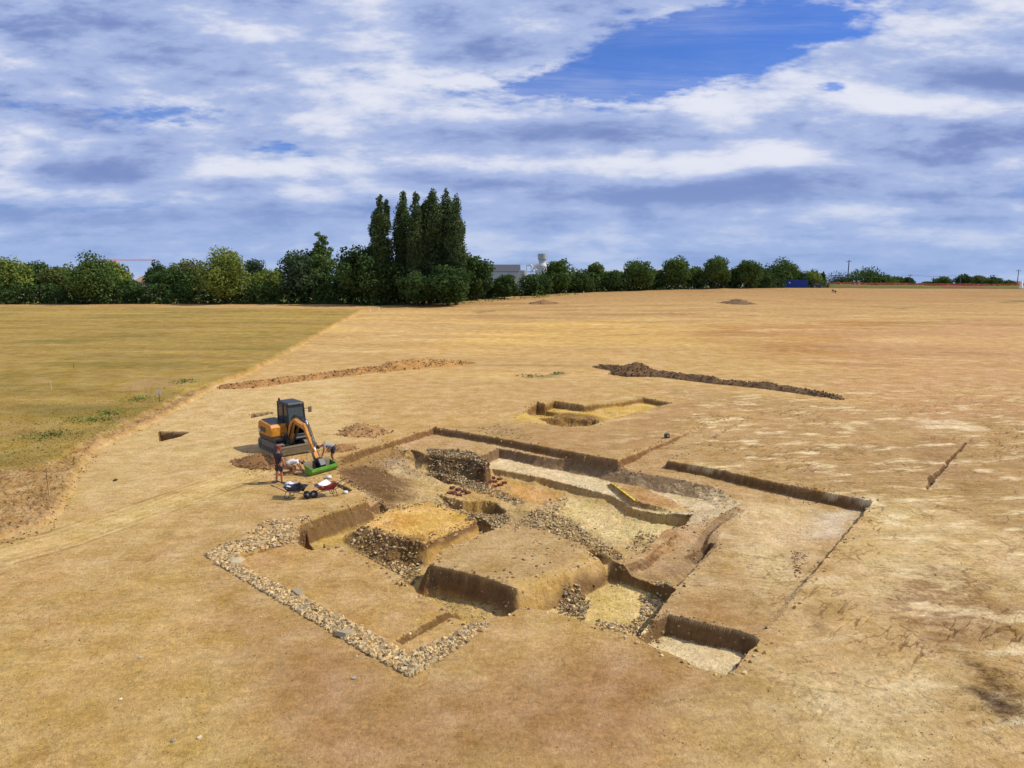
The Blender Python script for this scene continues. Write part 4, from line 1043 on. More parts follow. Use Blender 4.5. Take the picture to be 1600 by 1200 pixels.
T(204, 430, 26, 180, kind='loose', tone='mid', seed=6, label='small dark tree beside the tan hipped roof', n=2200)
T(248, 410, 40, 210, kind='round', tone='dark', seed=7, label='small dark far tree just east of the roof gap', n=2500)
T(296, 406, 72, 186, kind='loose', tone='olive', seed=8, label='wide low olive tree next to the big round maple')
T(270, 416, 60, 182, kind='round', tone='dark', seed=80, label='dark bushy tree merging with the wide olive tree')
T(352, 388, 80, 165.5, kind='dome', tone='lime', seed=9, n=8000, leaf=.24, label='big round maple with yellow lit top standing above the hedge', foot=.08)
T(400, 402, 46, 215, kind='round', tone='blue', seed=10, n=2500, label='dark bluish far tree behind the big round maple')
T(422, 424, 62, 178, kind='loose', tone='lime', seed=11, label='low light green thicket tree between maple and spiky tree')
T(437, 414, 20, 215, kind='round', tone='dark', seed=12, n=1200, label='tiny dark treetop beside the spiky conifer')
T(476, 388, 74, 168, kind='loose', tone='blue', seed=13, n=4500, label='dark ragged tree leaning against the spiky conifer')
T(503, 364, 74, 170, kind='layers', tone='mid', seed=14, n=4200, label='spiky conifer with layered branches and thin top')
T(575, 373, 92, 162, kind='loose', tone='dark', seed=15, n=6500, label='broad dark tree at the foot of the two leaning poplars')
T(622, 402, 90, 164, kind='loose', tone='dark', seed=16, n=6000, label='wide dark leafy tree below the poplar row')
T(548, 402, 50, 166, kind='round', tone='dark', seed=17, n=3200, label='dark round tree west of the broad dark tree')
for i, (px, top, w, ln, lb) in enumerate([(593, 305, 24, 1.7, 'outermost poplar of the row, leaning and set apart by a gap'), (606, 311, 22, 1.2, 'thin poplar with its tip just below the outermost one'),
                                          (629, 300, 32, .9, 'first poplar of the dense group east of the gap'), (650, 301, 28, .7, 'slim poplar second in the dense group'),
                                          (674, 294, 38, .6, 'tallest poplar, in the middle of the dense group'), (698, 297, 38, .5, 'broad poplar with a pointed top, second from the east end'),
                                          (714, 304, 34, .3, 'last poplar at the east end of the dense group'), (662, 318, 26, .4, 'shorter poplar half hidden in front of the tallest one'), (687, 320, 26, .3, 'shorter poplar between the two tallest tops')]):
    T(px - 4 + (3 if i > 1 else -2), top + 3, w * .9, 160 + (i % 3) * 2.5, kind='column', tone='poplar', seed=30 + i, n=7500, leaf=.23, foot=.08, lean=ln, name='poplar_tree', label=lb, group='poplars standing in a row')
T(700, 415, 66, 156, kind='loose', tone='dark', seed=45, n=4200, label='dark tree in front of the poplar trunks by the lamp post')
T(652, 422, 56, 156, kind='loose', tone='dark', seed=46, n=3800, label='mid green tree in front of the tallest poplar')
T(745, 392, 52, 176, kind='round', tone='dark', seed=47, n=4200, label='dark round tree just east of the lamp post')
T(788, 428, 40, 182, kind='loose', tone='dark', seed=48, n=3600, label='low dark tree covering the end of the factory roof')
T(838, 430, 52, 196, kind='round', tone='dark', seed=49, n=3000, label='dark bush tree below the grey silo tower')
T(872, 404, 52, 205, kind='dome', tone='mid', seed=50, n=3600, label='tree just east of the grey silo tower')
T(932, 407, 36, 214, kind='dome', tone='mid', seed=51, n=2800, label='narrow domed tree in front of the low grey roof')
T(995, 405, 50, 216, kind='dome', tone='mid', seed=52, n=3400, label='domed lime tree third from the silo')
T(905, 427, 50, 210, kind='round', tone='dark', seed=53, n=2600, label='low dark tree filling the gap beneath the grey factory roof')
T(962, 425, 46, 214, kind='round', tone='dark', seed=54, n=2600, label='low tree between the narrow and the wide domed trees')
T(1054, 401, 48, 220, kind='dome', tone='mid', seed=55, n=3600, label='domed lime tree west of the tallest one')
T(1024, 420, 40, 222, kind='loose', tone='dark', seed=56, n=2400, label='low ragged tree west of the fourth domed tree')
T(1084, 416, 40, 224, kind='loose', tone='mid', seed=57, n=2400, label='ragged pale tree between the two tallest domed trees')
T(1117, 395, 46, 222, kind='dome', tone='mid', seed=58, n=4000, label='tallest domed lime tree of the eastern row')
T(1168, 403, 42, 226, kind='dome', tone='mid', seed=59, n=3200, label='domed tree between the tallest one and the blue container')
T(1143, 420, 34, 228, kind='loose', tone='dark', seed=60, n=2200, label='low tree just east of the tallest domed tree')
T(1192, 420, 34, 232, kind='loose', tone='dark', seed=61, n=2200, label='low dark tree behind the west end of the blue container')
T(1221, 406, 50, 243, kind='round', tone='mid', seed=62, n=3400, label='broad round tree right above the blue container')
T(1248, 424, 30, 246, kind='round', tone='dark', seed=63, n=1500, label='small dark tree over the east end of the container')
T(1266, 422, 30, 248, kind='round', tone='lime', seed=64, n=1800, label='light green small tree above the parked car')
T(1284, 425, 14, 252, kind='layers', tone='mid', seed=65, n=900, label='little pointed tree east of the parked car')
for px, top, w, d, tn, lb in [(1312, 433, 46, 420, 'blue', 'distant low bluish trees west of the first power pole'), (1352, 421, 48, 330, 'mid', 'large dark spreading tree behind the first power pole'), (1378, 431, 34, 330, 'mid', 'lower shoulder of trees beside the large spreading tree'),
                              (1397, 434, 26, 340, 'mid', 'low far tree west of the second power pole'), (1419, 434, 16, 340, 'dark', 'small far tree at the second power pole'), (1472, 433, 24, 350, 'mid', 'isolated flat topped tree between two power poles'),
                              (1504, 430, 26, 350, 'dark', 'round dark tree at the third power pole'), (1529, 430, 20, 360, 'olive', 'thin gappy tree east of the third power pole'), (1551, 434, 28, 350, 'mid', 'spreading far tree near the red roof'), (1448, 442, 14, 360, 'blue', 'tiny far shrub in the open skyline'),
                              (1576, 440, 16, 360, 'mid', 'small shrub beside the red roofed barn')]:
    T(px, top, w * 1.15, d, kind='loose', tone=tn, seed=px, n=1500, leaf=.4, foot=.02, label=lb)

def hedge(name, pts, tops, depth, tone, seed, label, dens=7.0, leaf=.36, cat='hedge', vary=.35):
    """a lumpy hedge along ground points (px, dist), tops are rows"""
    rs = np.random.RandomState(seed); Vs, Fs, Cs = [], [], []; b = 0
    W = []
    for (px, d), tp in zip(pts, tops):
        dep = d * math.cos(PITCH) + 6 * math.sin(PITCH); X = (px - 800) / FPX * dep; g = gz(X, d)
        W.append((X, d, g, H + math.tan(math.atan((600 - tp) / FPX) - PITCH) * d - g))
    lo, hi = [np.array(c) for c in GREENS[tone]]
    PP, DD, KK = [], [], []
    for (x0, y0, g0, h0), (x1, y1, g1, h1) in zip(W[:-1], W[1:]):
        L = math.hypot(x1 - x0, y1 - y0); m = max(2, int(L / 1.1))
        for i in range(m):
            t = (i + rs.rand()) / m; h = (h0 + (h1 - h0) * t) * rs.uniform(1 - vary, 1.04)
            x, y, g = x0 + (x1 - x0) * t, y0 + (y1 - y0) * t + rs.normal(0, .3), g0 + (g1 - g0) * t
            for zc in np.arange(.1, 1.0, 1.3 / max(h, 1.3)):
                r = rs.uniform(.8, 1.5); k = int(dens * r * r * 5)
                d = rs.normal(0, 1, (k, 3)); d /= np.linalg.norm(d, axis=1)[:, None]
                c = [x, y + rs.uniform(-depth, depth) * (1 - .4 * zc), g + zc * h - r * .6]
                PP.append(d * r * rs.uniform(.6, 1.1, (k, 1)) + c); DD.append(d); KK.append(np.full(k, rs.rand()))
    P = np.vstack(PP); D = np.vstack(DD); K = np.concatenate(KK)
    k = np.clip(.55 * K + .4 * rs.rand(len(P)), 0, 1)[:, None]
    V, F, cc = leaf_cards(P, D, leaf, rs, lo + (hi - lo) * k)
    o = np_mesh(name, V, F, LEAF, cc); return tag(o, label, cat)
hedge('hedge', [(-60, 166), (60, 166), (150, 166), (230, 166), (300, 166), (400, 166), (470, 166), (560, 164), (600, 160)], [443, 441, 445, 440, 447, 441, 440, 443, 440], 1.6, 'dark', 70, 'tall dense hedge along the far side of the meadow', vary=.22)
hedge('hedge', [(590, 160), (640, 164), (700, 166), (722, 172)], [438, 440, 446, 448], 1.5, 'dark', 71, 'dark undergrowth beneath the poplars', vary=.4)
hedge('hedge', [(722, 174), (760, 184), (800, 192), (835, 198)], [440, 436, 446, 440], 1.2, 'dark', 72, 'dark undergrowth east of the lamp post', vary=.4)
hedge('hedge', [(835, 200), (880, 208), (960, 214), (1060, 220), (1150, 226), (1222, 234)], [436, 430, 428, 426, 426, 428], 1.6, 'dark', 73, 'long dark hedge under the row of domed trees', vary=.3, dens=6)
hedge('hedge', [(1225, 243), (1262, 246), (1290, 249)], [434, 432, 436], 1.0, 'olive', 74, 'light green bushes behind the parked car', vary=.3)
hedge('weeds', [(600, 157), (680, 160), (740, 166), (800, 178), (860, 190), (900, 198)], [473, 466, 463, 460, 454, 452], .8, 'lime', 75, 'bright green weeds along the edge of the bare ground below the poplars', vary=.75, leaf=.2, dens=5, cat='weeds')
for o_ in COL.objects:
    if o_.name.startswith('weeds'): o_['kind'] = 'stuff'
def shrub(px, py, r, h, tone, seed, label, n=260, leaf=.07):
    x, y, z = at(px, py); rs = np.random.RandomState(seed)
    k = rs.rand(n)[:, None]; n = int(n * .6); k = k[:n]; r = r * 1.5; ang = rs.rand(n) * 6.28; rr = r * rs.rand(n) ** .9 * (.55 + .45 * np.sin(ang * 3 + seed) ** 2)
    P = np.stack([x + np.cos(ang) * rr, y + np.sin(ang) * rr * .8, np.zeros(n)], 1)
    P[:, 2] = terrain(P[:, 0], P[:, 1])[0] + rs.rand(n) * h * (1 - (rr / r) ** 2 * .8)
    lo, hi = [np.array(c) for c in GREENS[tone]]
    V, F, cc = leaf_cards(P, np.tile([0, 0, 1.], (n, 1)), leaf, rs, lo + (hi - lo) * k)
    tag(np_mesh('weed_patch', V, F, LEAF, cc), label, 'weeds', None, 'stuff')
shrub(145, 665, 1.6, .18, 'lime', 81, 'dark green weeds at the meadow edge nearest the topsoil bank', 420)
shrub(172, 655, 1.0, .2, 'lime', 82, 'dark green weeds beside the bank further along the meadow edge', 260)
shrub(218, 632, 1.0, .22, 'lime', 83, 'green weed tuft just left of the small white sign', 220)
shrub(85, 690, 1.6, .14, 'olive', 84, 'short green weeds in the near corner of the meadow', 350)
shrub(290, 604, 1.0, .25, 'lime', 85, 'weeds on the bank past the white sign', 300)
shrub(830, 588, 1.4, .12, 'olive', 86, 'thin green weeds on the bare ground', 220)
shrub(872, 585, .7, .2, 'mid', 87, 'small green weed clump beyond the far pit', 160)

# ---------------------------------------------------------------- meadow grass
def grass_tufts():
    rs = np.random.RandomState(90)
    P = sample_poly(upoly([(-30, 745), (0, 740), (75, 728), (140, 690), (243, 637), (340, 598), (300, 560), (0, 560), (-60, 640)], .3), 26000, rs)
    z, _, _, sf, _ = terrain(P[:, 0], P[:, 1]); k = (sf > -.1) & (rs.rand(len(P)) < sstep(60, 36, P[:, 1]) * (.25 + .75 * sstep(9, 0, sf))); P = P[k]; z = z[k]; n = len(P)
    a = rs.rand(n) * 6.28; h = rs.uniform(.02, .09, n); w = rs.uniform(.02, .06, n)
    V = np.stack([np.stack([P[:, 0] - np.cos(a) * w, P[:, 1] - np.sin(a) * w, z - .01], 1), np.stack([P[:, 0] + np.cos(a) * w, P[:, 1] + np.sin(a) * w, z - .01], 1),
                  np.stack([P[:, 0] + rs.normal(0, .05, n), P[:, 1] + rs.normal(0, .05, n), z + h], 1)], 1).reshape(-1, 3)
    F = np.arange(n * 3).reshape(n, 3)
    g = np.array(lin(178, 152, 84, .86)); g2 = np.array(lin(118, 124, 54, .86)); t = sstep(-.3, .4, fbm(P[:, 0] * .5, P[:, 1] * .8, 4, 1))[:, None] * rs.rand(n, 1)
    cc = np.repeat(g * (1 - t) + g2 * t, 3, axis=0)
    tag(np_mesh('grass', V, F, LEAF, cc), 'short dry grass tufts on the meadow', 'grass', None, 'stuff')
grass_tufts()

# ---------------------------------------------------------------- excavator
ORANGE = mat('orange_paint', lin(216, 142, 34, .8), .5, var=.3, scale=4)
BLACK = mat('black_paint', (.018, .019, .021), .45, var=.3, scale=6)
DGREY = mat('dark_grey_paint', (.05, .05, .052), .5, var=.25)
RUBBER = mat('track_rubber', (.20, .165, .12), .85, var=.35, scale=12, bump=.3)
DUST = mat('dusty_steel', lin(128, 112, 84, .7), .7, .1, .25, 5, .2)
STEEL = mat('bright_steel', (.55, .55, .55), .3, .9, .1)
GREEN = mat('green_paint', lin(104, 168, 56, .8), .5, var=.3, scale=5)
GLASS = mat('cab_glass', (.03, .04, .04), .08, 0, .1, spec=.8)
def glass():
    m, N, L, b = new_mat('window_glass')
    b.inputs['Base Color'].default_value = (.06, .075, .07, 1); b.inputs['Roughness'].default_value = .06; b.inputs['Alpha'].default_value = .72
    return m
PANE = glass()
WHITE = mat('white_plastic', (.72, .72, .70), .4, var=.06)
RED = mat('red_paint', lin(150, 26, 30), .45, var=.2)
def excavator():
    x, y, z = at(446, 701)
    ang = math.atan2(-.74, .67)
    root = empty('mini_excavator', (x, y, z), ang, 'orange mini excavator with black cab working at the edge of the dig', 'excavator')
    # running gear
    for s in (-1, 1):
        prof = []
        R_, L_ = .30, 1.02
        for i in range(11): t = math.pi / 2 + math.pi * i / 10; prof.append((-L_ + R_ * math.cos(t), R_ + R_ * math.sin(t)))
        for i in range(11): t = -math.pi / 2 + math.pi * i / 10; prof.append((L_ + R_ * math.cos(t), R_ + R_ * math.sin(t)))
        yc = s * .78
        b = MB(); b.prism(prof, yc - .2, yc + .2)
        # tread bars all round
        per = 2 * 2 * L_ + 2 * math.pi * R_
        nb = 34
        for i in range(nb):
            d = per * i / nb
            if d < 2 * L_: px_, pz_, t = -L_ + d, 2 * R_, 0
            elif d < 2 * L_ + math.pi * R_: a = (d - 2 * L_) / R_; px_, pz_, t = L_ + R_ * math.sin(a), R_ + R_ * math.cos(a), a
            elif d < 4 * L_ + math.pi * R_: px_, pz_, t = L_ - (d - 2 * L_ - math.pi * R_), 0.012, 0
            else: a = (d - 4 * L_ - math.pi * R_) / R_; px_, pz_, t = -L_ - R_ * math.sin(a), R_ - R_ * math.cos(a), a
            b.box((px_, yc, pz_), (.06, .42, .05), (0, t, 0))
        tr = b.build('track', RUBBER, root)
        for wx, wr in ((-L_, .22), (L_, .22), (-.55, .12), (-.18, .12), (.18, .12), (.55, .12)):
            w = MB(); w.tube((wx, yc - .215, R_ if wr > .2 else .19), (wx, yc + .215, R_ if wr > .2 else .19), wr, n=14); w.build('wheel', DGREY, tr)
        b = MB(); b.box((0, s * .4, .34), (1.3, .4, .22)); b.build('track_frame', DGREY, root, .03)
    b = MB(); b.lathe([(.0, .42), (.48, .42), (.5, .6), (.0, .6)], n=20); b.build('slew_ring', DGREY, root)
    b = MB(); b.box((1.72, 0, .30), (.06, 2.05, .36)); b.box((1.70, 0, .5), (.14, 2.05, .05), (0, .5, 0)); b.box((1.72, 0, .13), (.12, 2.05, .04)); b.build('dozer_blade', DUST, root, .01)
    for s in (-1, 1): b = MB(); b.box((1.2, s * .42, .3), (1.0, .12, .14), (0, .05, 0)); b.build('blade_arm', DGREY, root, .02)
    # upper body, turned a little
    body = MB(); body.prism([(-1.12, .62), (-1.22, .75), (-1.22, .84), (.95, .84), (1.05, .75), (1.0, .62)], -.95, .95)
    body.build('turntable', BLACK, root, .03)
    hood = MB()
    hp = [(-1.25, .84), (-1.27, 1.3), (-1.18, 1.52), (-.98, 1.62), (.30, 1.52), (.42, 1.35), (.45, .84)]
    hood.prism(hp, -.97, -.02)
    h = hood.build('engine_hood', ORANGE, root, .06)
    rear = MB(); rear.prism([(-1.27, .84), (-1.30, 1.3), (-1.2, 1.5), (-1.0, 1.6), (-.6, 1.6), (-.6, .84)], -.015, .93); rear.build('counterweight', ORANGE, root, .06)
    b = MB(); b.prism([(-.98, 1.632), (-.98, 1.66), (.26, 1.56), (.30, 1.53)], -.86, -.08); b.build('hood_cover', BLACK, root, .015)
    b = MB(); b.box((-.55, -.985, 1.16), (.62, .02, .26)); b.build('grille', BLACK, root)
    b = MB(); b.box((-1.05, -.985, 1.05), (.24, .02, .12)); b.build('emblem', WHITE, root)
    # cab: posts, roof, panes
    X0, X1, Y0, Y1, Z0, Z1 = -.66, .72, -.04, .90, .84, 2.58
    cabm = MB()
    def post(a, b_): cabm.tube(a, b_, .045, n=6)
    fx = X1 - .12
    for yy in (Y0, Y1):
        post((X1, yy, Z0), (X1, yy, 1.5)); post((X1, yy, 1.5), (fx - .05, yy, Z1 - .05)); post((X0, yy, Z0), (X0 + .03, yy, Z1 - .05)); post((.05, yy, Z0), (.05, yy, Z1 - .05))
        post((X0, yy, 1.35), (X1, yy, 1.35))
    post((X1, Y0, 1.5), (X1, Y1, 1.5)); post((X0, Y0, 1.5), (X0, Y1, 1.5)); post((X1, Y0, Z0 + .03), (X1, Y1, Z0 + .03))
    cabm.box((X0 + .02, (Y0 + Y1) / 2, 1.16), (.04, Y1 - Y0, .6)); cabm.box((.42, Y1, 1.08), (.72, .04, .46)); cabm.box((-.28, Y1, 1.08), (.64, .04, .46)); cabm.box((-.28, Y0, 1.08), (.64, .04, .46))
    cabf = cabm.build('cab', BLACK, root)
    rf = MB(); rf.box(((X0 + fx) / 2, (Y0 + Y1) / 2, Z1), (fx - X0 + .18, Y1 - Y0 + .08, .13), taper=.92); rf.build('roof', BLACK, cabf, .04)
    for nm, vs in (('windscreen', [(X1 - .01, Y0 + .05, 1.52), (X1 - .01, Y1 - .05, 1.52), (fx - .05, Y1 - .05, Z1 - .1), (fx - .05, Y0 + .05, Z1 - .1)]),
                   ('side_window', [(.09, Y1, 1.38), (X1 - .04, Y1, 1.38), (fx - .07, Y1, Z1 - .1), (.09, Y1, Z1 - .1)]), ('side_window', [(X0 + .05, Y1, 1.38), (.02, Y1, 1.38), (.02, Y1, Z1 - .1), (X0 + .06, Y1, Z1 - .1)]),
                   ('side_window', [(.09, Y0, 1.38), (X1 - .04, Y0, 1.38), (fx - .07, Y0, Z1 - .1), (.09, Y0, Z1 - .1)]), ('side_window', [(X0 + .05, Y0, 1.38), (.02, Y0, 1.38), (.02, Y0, Z1 - .1), (X0 + .06, Y0, Z1 - .1)]),
                   ('rear_window', [(X0 + .01, Y0 + .05, 1.52), (X0 + .01, Y1 - .05, 1.52), (X0 + .03, Y1 - .05, Z1 - .1), (X0 + .03, Y0 + .05, Z1 - .1)])):
        g = MB(); g.add(vs, [(0, 1, 2, 3)]); go = g.build(nm, PANE, cabf); md = go.modifiers.new('thickness', 'SOLIDIFY'); md.thickness = .008
    st = MB(); st.box((-.15, .5, 1.2), (.48, .48, .14)); st.box((-.38, .5, 1.6), (.14, .46, .75), (0, -.12, 0)); st.box((-.43, .5, 2.02), (.1, .26, .2)); st.build('seat', BLACK, root, .04)
    for ly in (.24, .70): lv = MB(); lv.tube((.12, ly, 1.2), (.18, ly, 1.62), .02); lv.build('control_lever', DGREY, root)
    lv = MB(); lv.box((.45, .45, 1.45), (.08, .5, .3)); lv.build('dashboard', DGREY, root)
    mr_ = MB(); mr_.tube((fx, Y1, 2.25), (fx + .12, Y1 + .26, 2.25), .015); mr_.box((fx + .12, Y1 + .3, 2.18), (.05, .2, .32)); mr_.build('mirror', DUST, root, .02)
    bc = MB(); bc.lathe([(0, 0), (.06, 0), (.06, .1), (.035, .14), (0, .14)], (X0 + .02, Y0 + .1, Z1 + .06)); bc.build('beacon', RED, root)
    for yy in (Y0 + .15, Y1 - .15): bc = MB(); bc.box((fx + .02, yy, Z1 - .03), (.05, .13, .09)); bc.build('headlight', WHITE, root)
    # boom, arm, bucket: plane through y = yb
    inv = (Matrix.Translation((x, y, z)) @ Matrix.Rotation(ang, 4, 'Z')).inverted()
    bx, by, bz = at(497, 737)
    tip = inv @ Vector((bx, by, bz + .62))
    foot = Vector((1.15, -.22, .95))
    dirv = Vector((tip.x - foot.x, tip.y - foot.y, 0)); Lh = dirv.length; dirv.normalize()
    sidev = Vector((-dirv.y, dirv.x, 0))
    Mx = Matrix(((dirv.x, sidev.x, 0, foot.x), (dirv.y, sidev.y, 0, foot.y), (0, 0, 1, 0), (0, 0, 0, 1)))
    kb = Lh / 3.4
    def pl(pts): return [(a * kb, c) for a, c in pts]
    sw = MB(); sw.box((foot.x - .15, foot.y, .85), (.45, .42, .5)); sw.tube((foot.x, foot.y, .55), (foot.x, foot.y, 1.2), .12); sw.build('swing_post', BLACK, root, .03)
    bm = MB(); bm.prism(pl([(-.08, .85), (.08, .80), (.44, 1.60), (.86, 1.90), (2.16, 1.80), (2.24, 1.94), (2.14, 2.00), (.84, 2.09), (.42, 1.86), (.20, 1.56)]), -.12, .12, Mx)
    boom = bm.build('boom', ORANGE, root, .02)
    am = MB(); am.prism(pl([(1.97, 2.06), (2.06, 2.14), (2.26, 1.94), (3.41, .68), (3.36, .56), (3.28, .58), (2.12, 1.78), (1.96, 1.92)]), -.10, .10, Mx)
    arm = am.build('arm', ORANGE, root, .02)
    def W(a, c, s=0.0): return Mx @ Vector((a * kb, s, c))
    for s in (-.17, .17): cy = MB(); cy.tube(W(.25, .85, s), W(.75, 1.6, s), .06); cy.tube(W(.75, 1.6, s), W(1.0, 1.95, s), .03); cy.build('lift_ram', BLACK, root)
    cy = MB(); cy.tube(W(.95, 2.28), W(1.6, 2.28), .06); cy.tube(W(1.6, 2.28), W(1.98, 2.14), .03); cy.build('arm_ram', BLACK, root)
    cy = MB(); cy.tube(W(2.25, 2.3), W(2.75, 1.65), .055); cy.tube(W(2.75, 1.65), W(3.2, 1.0), .03); cy.build('bucket_ram', STEEL, root)
    for s in (-.06, .0, .06): hs = MB(); hs.path([W(.3, 1.5, s), W(.55, 2.08, s), W(.95, 2.34, s), W(1.6, 2.38, s), W(2.15, 2.34, s), W(2.55, 2.04, s), W(2.9, 1.62, s), W(3.15, 1.22, s)], .02, 6); hs.build('hose', BLACK, root)
    hb = MB(); hb.box(tuple(W(3.42, .42)), (.38, .34, .42), (0, .2, math.atan2(dirv.y, dirv.x))); hb.tube(W(3.1, .95, -.14), W(3.42, .5, -.14), .035); hb.tube(W(3.1, .95, .14), W(3.42, .5, .14), .035)
    hb.build('quick_coupler', BLACK, root, .03)
    # grading bucket lies across the boom, tilted
    # world axis of the bucket: from (475,737) to (521,727) in the photograph
    b0 = at(476, 744); b1 = at(520, 732)
    wdir = Vector((b1[0] - b0[0], b1[1] - b0[1], 0)); blen = 1.5; a2 = math.atan2(wdir.y, wdir.x) - ang
    cpt = inv @ Vector(((b0[0] + b1[0]) / 2, (b0[1] + b1[1]) / 2, (b0[2] + b1[2]) / 2))
    MB2 = Matrix.Translation((cpt.x, cpt.y, cpt.z + .02)) @ Matrix.Rotation(a2, 4, 'Z') @ Matrix.Rotation(math.pi / 2, 4, 'Z')
    MB3 = MB2; MB2 = MB3 @ Matrix.Translation((-.02, 0, .10)) @ Matrix.Rotation(math.radians(-48), 4, 'Y')
    # profile in x (towards the machine is +), z ; opening faces back to the tracks
    pr = [(.40, .14), (.02, .0), (-.20, .06), (-.28, .22), (-.24, .40), (-.14, .50), (-.11, .48), (-.20, .38), (-.24, .22), (-.17, .09), (.02, .04), (.39, .17)]
    bk = MB(); half = blen / 2
    bk.prism(pr, -half, half, MB2)
    bucket = bk.build('bucket', GREEN, root)
    ln = MB(); lp = [(.36, .172), (.02, .05), (-.16, .10), (-.225, .22), (-.19, .37), (-.12, .46), (-.115, .455), (-.18, .365), (-.215, .22), (-.155, .105), (.02, .057), (.36, .18)]
    ln.prism(lp, -half + .02, half - .02, MB2); ln.build('lining', DUST, bucket)
    for s in (-1, 1): e = MB(); e.prism([(.40, .14), (.02, .0), (-.20, .06), (-.28, .22), (-.24, .40), (-.14, .50)], s * half - .015, s * half + .015, MB2); e.build('bucket_side', GREEN, bucket)
    e = MB(); e.box((0, 0, 0), (.14, blen, .03)); o = e.build('cutting_edge', DUST, bucket); o.matrix_local = MB2 @ Matrix.Translation((.42, 0, .155))
    e = MB(); e.prism([(-.34, .10), (-.22, .40), (-.10, .52), (.05, .56), (.05, .70), (-.20, .68), (-.38, .40)], -.16, .16, MB3); e.build('bucket_bracket', BLACK, bucket, .01)
excavator()

# ---------------------------------------------------------------- people
def skin_obj(name, joints, edges, material, parent=None, sub=2, root_v=None):
    names = list(joints); idx = {k: i for i, k in enumerate(names)}
    me = bpy.data.meshes.new(name)
    me.from_pydata([joints[k][0] for k in names], [(idx[a], idx[b]) for a, b in edges], []); me.update()
    me.materials.append(material)
    o = bpy.data.objects.new(name, me); COL.objects.link(o)
    sk = o.modifiers.new('skin', 'SKIN'); sk.use_smooth_shade = True
    if not me.skin_vertices:
        me.skin_vertices.new() if hasattr(me.skin_vertices, 'new') else None
    lay = me.skin_vertices[0].data
    for k in names:
        r = joints[k][1]; r = r if isinstance(r, tuple) else (r, r)
        lay[idx[k]].radius = r; lay[idx[k]].use_root = (k == (root_v or names[0]))
    sb = o.modifiers.new('subsurf', 'SUBSURF'); sb.levels = sub; sb.render_levels = sub
    if parent: o.parent = parent
    return o
def bake(o):
    """turn the modifier stack into plain mesh data"""
    dg = bpy.context.evaluated_depsgraph_get(); dg.update()
    me = bpy.data.meshes.new_from_object(o.evaluated_get(dg))
    me.polygons.foreach_set('use_smooth', np.ones(len(me.polygons), bool))
    o.modifiers.clear(); o.data = me
SKINM = mat('skin', lin(205, 140, 108, .85), .6, var=.08)
SKINT = mat('tanned_skin', lin(176, 110, 82, .85), .6, var=.08)
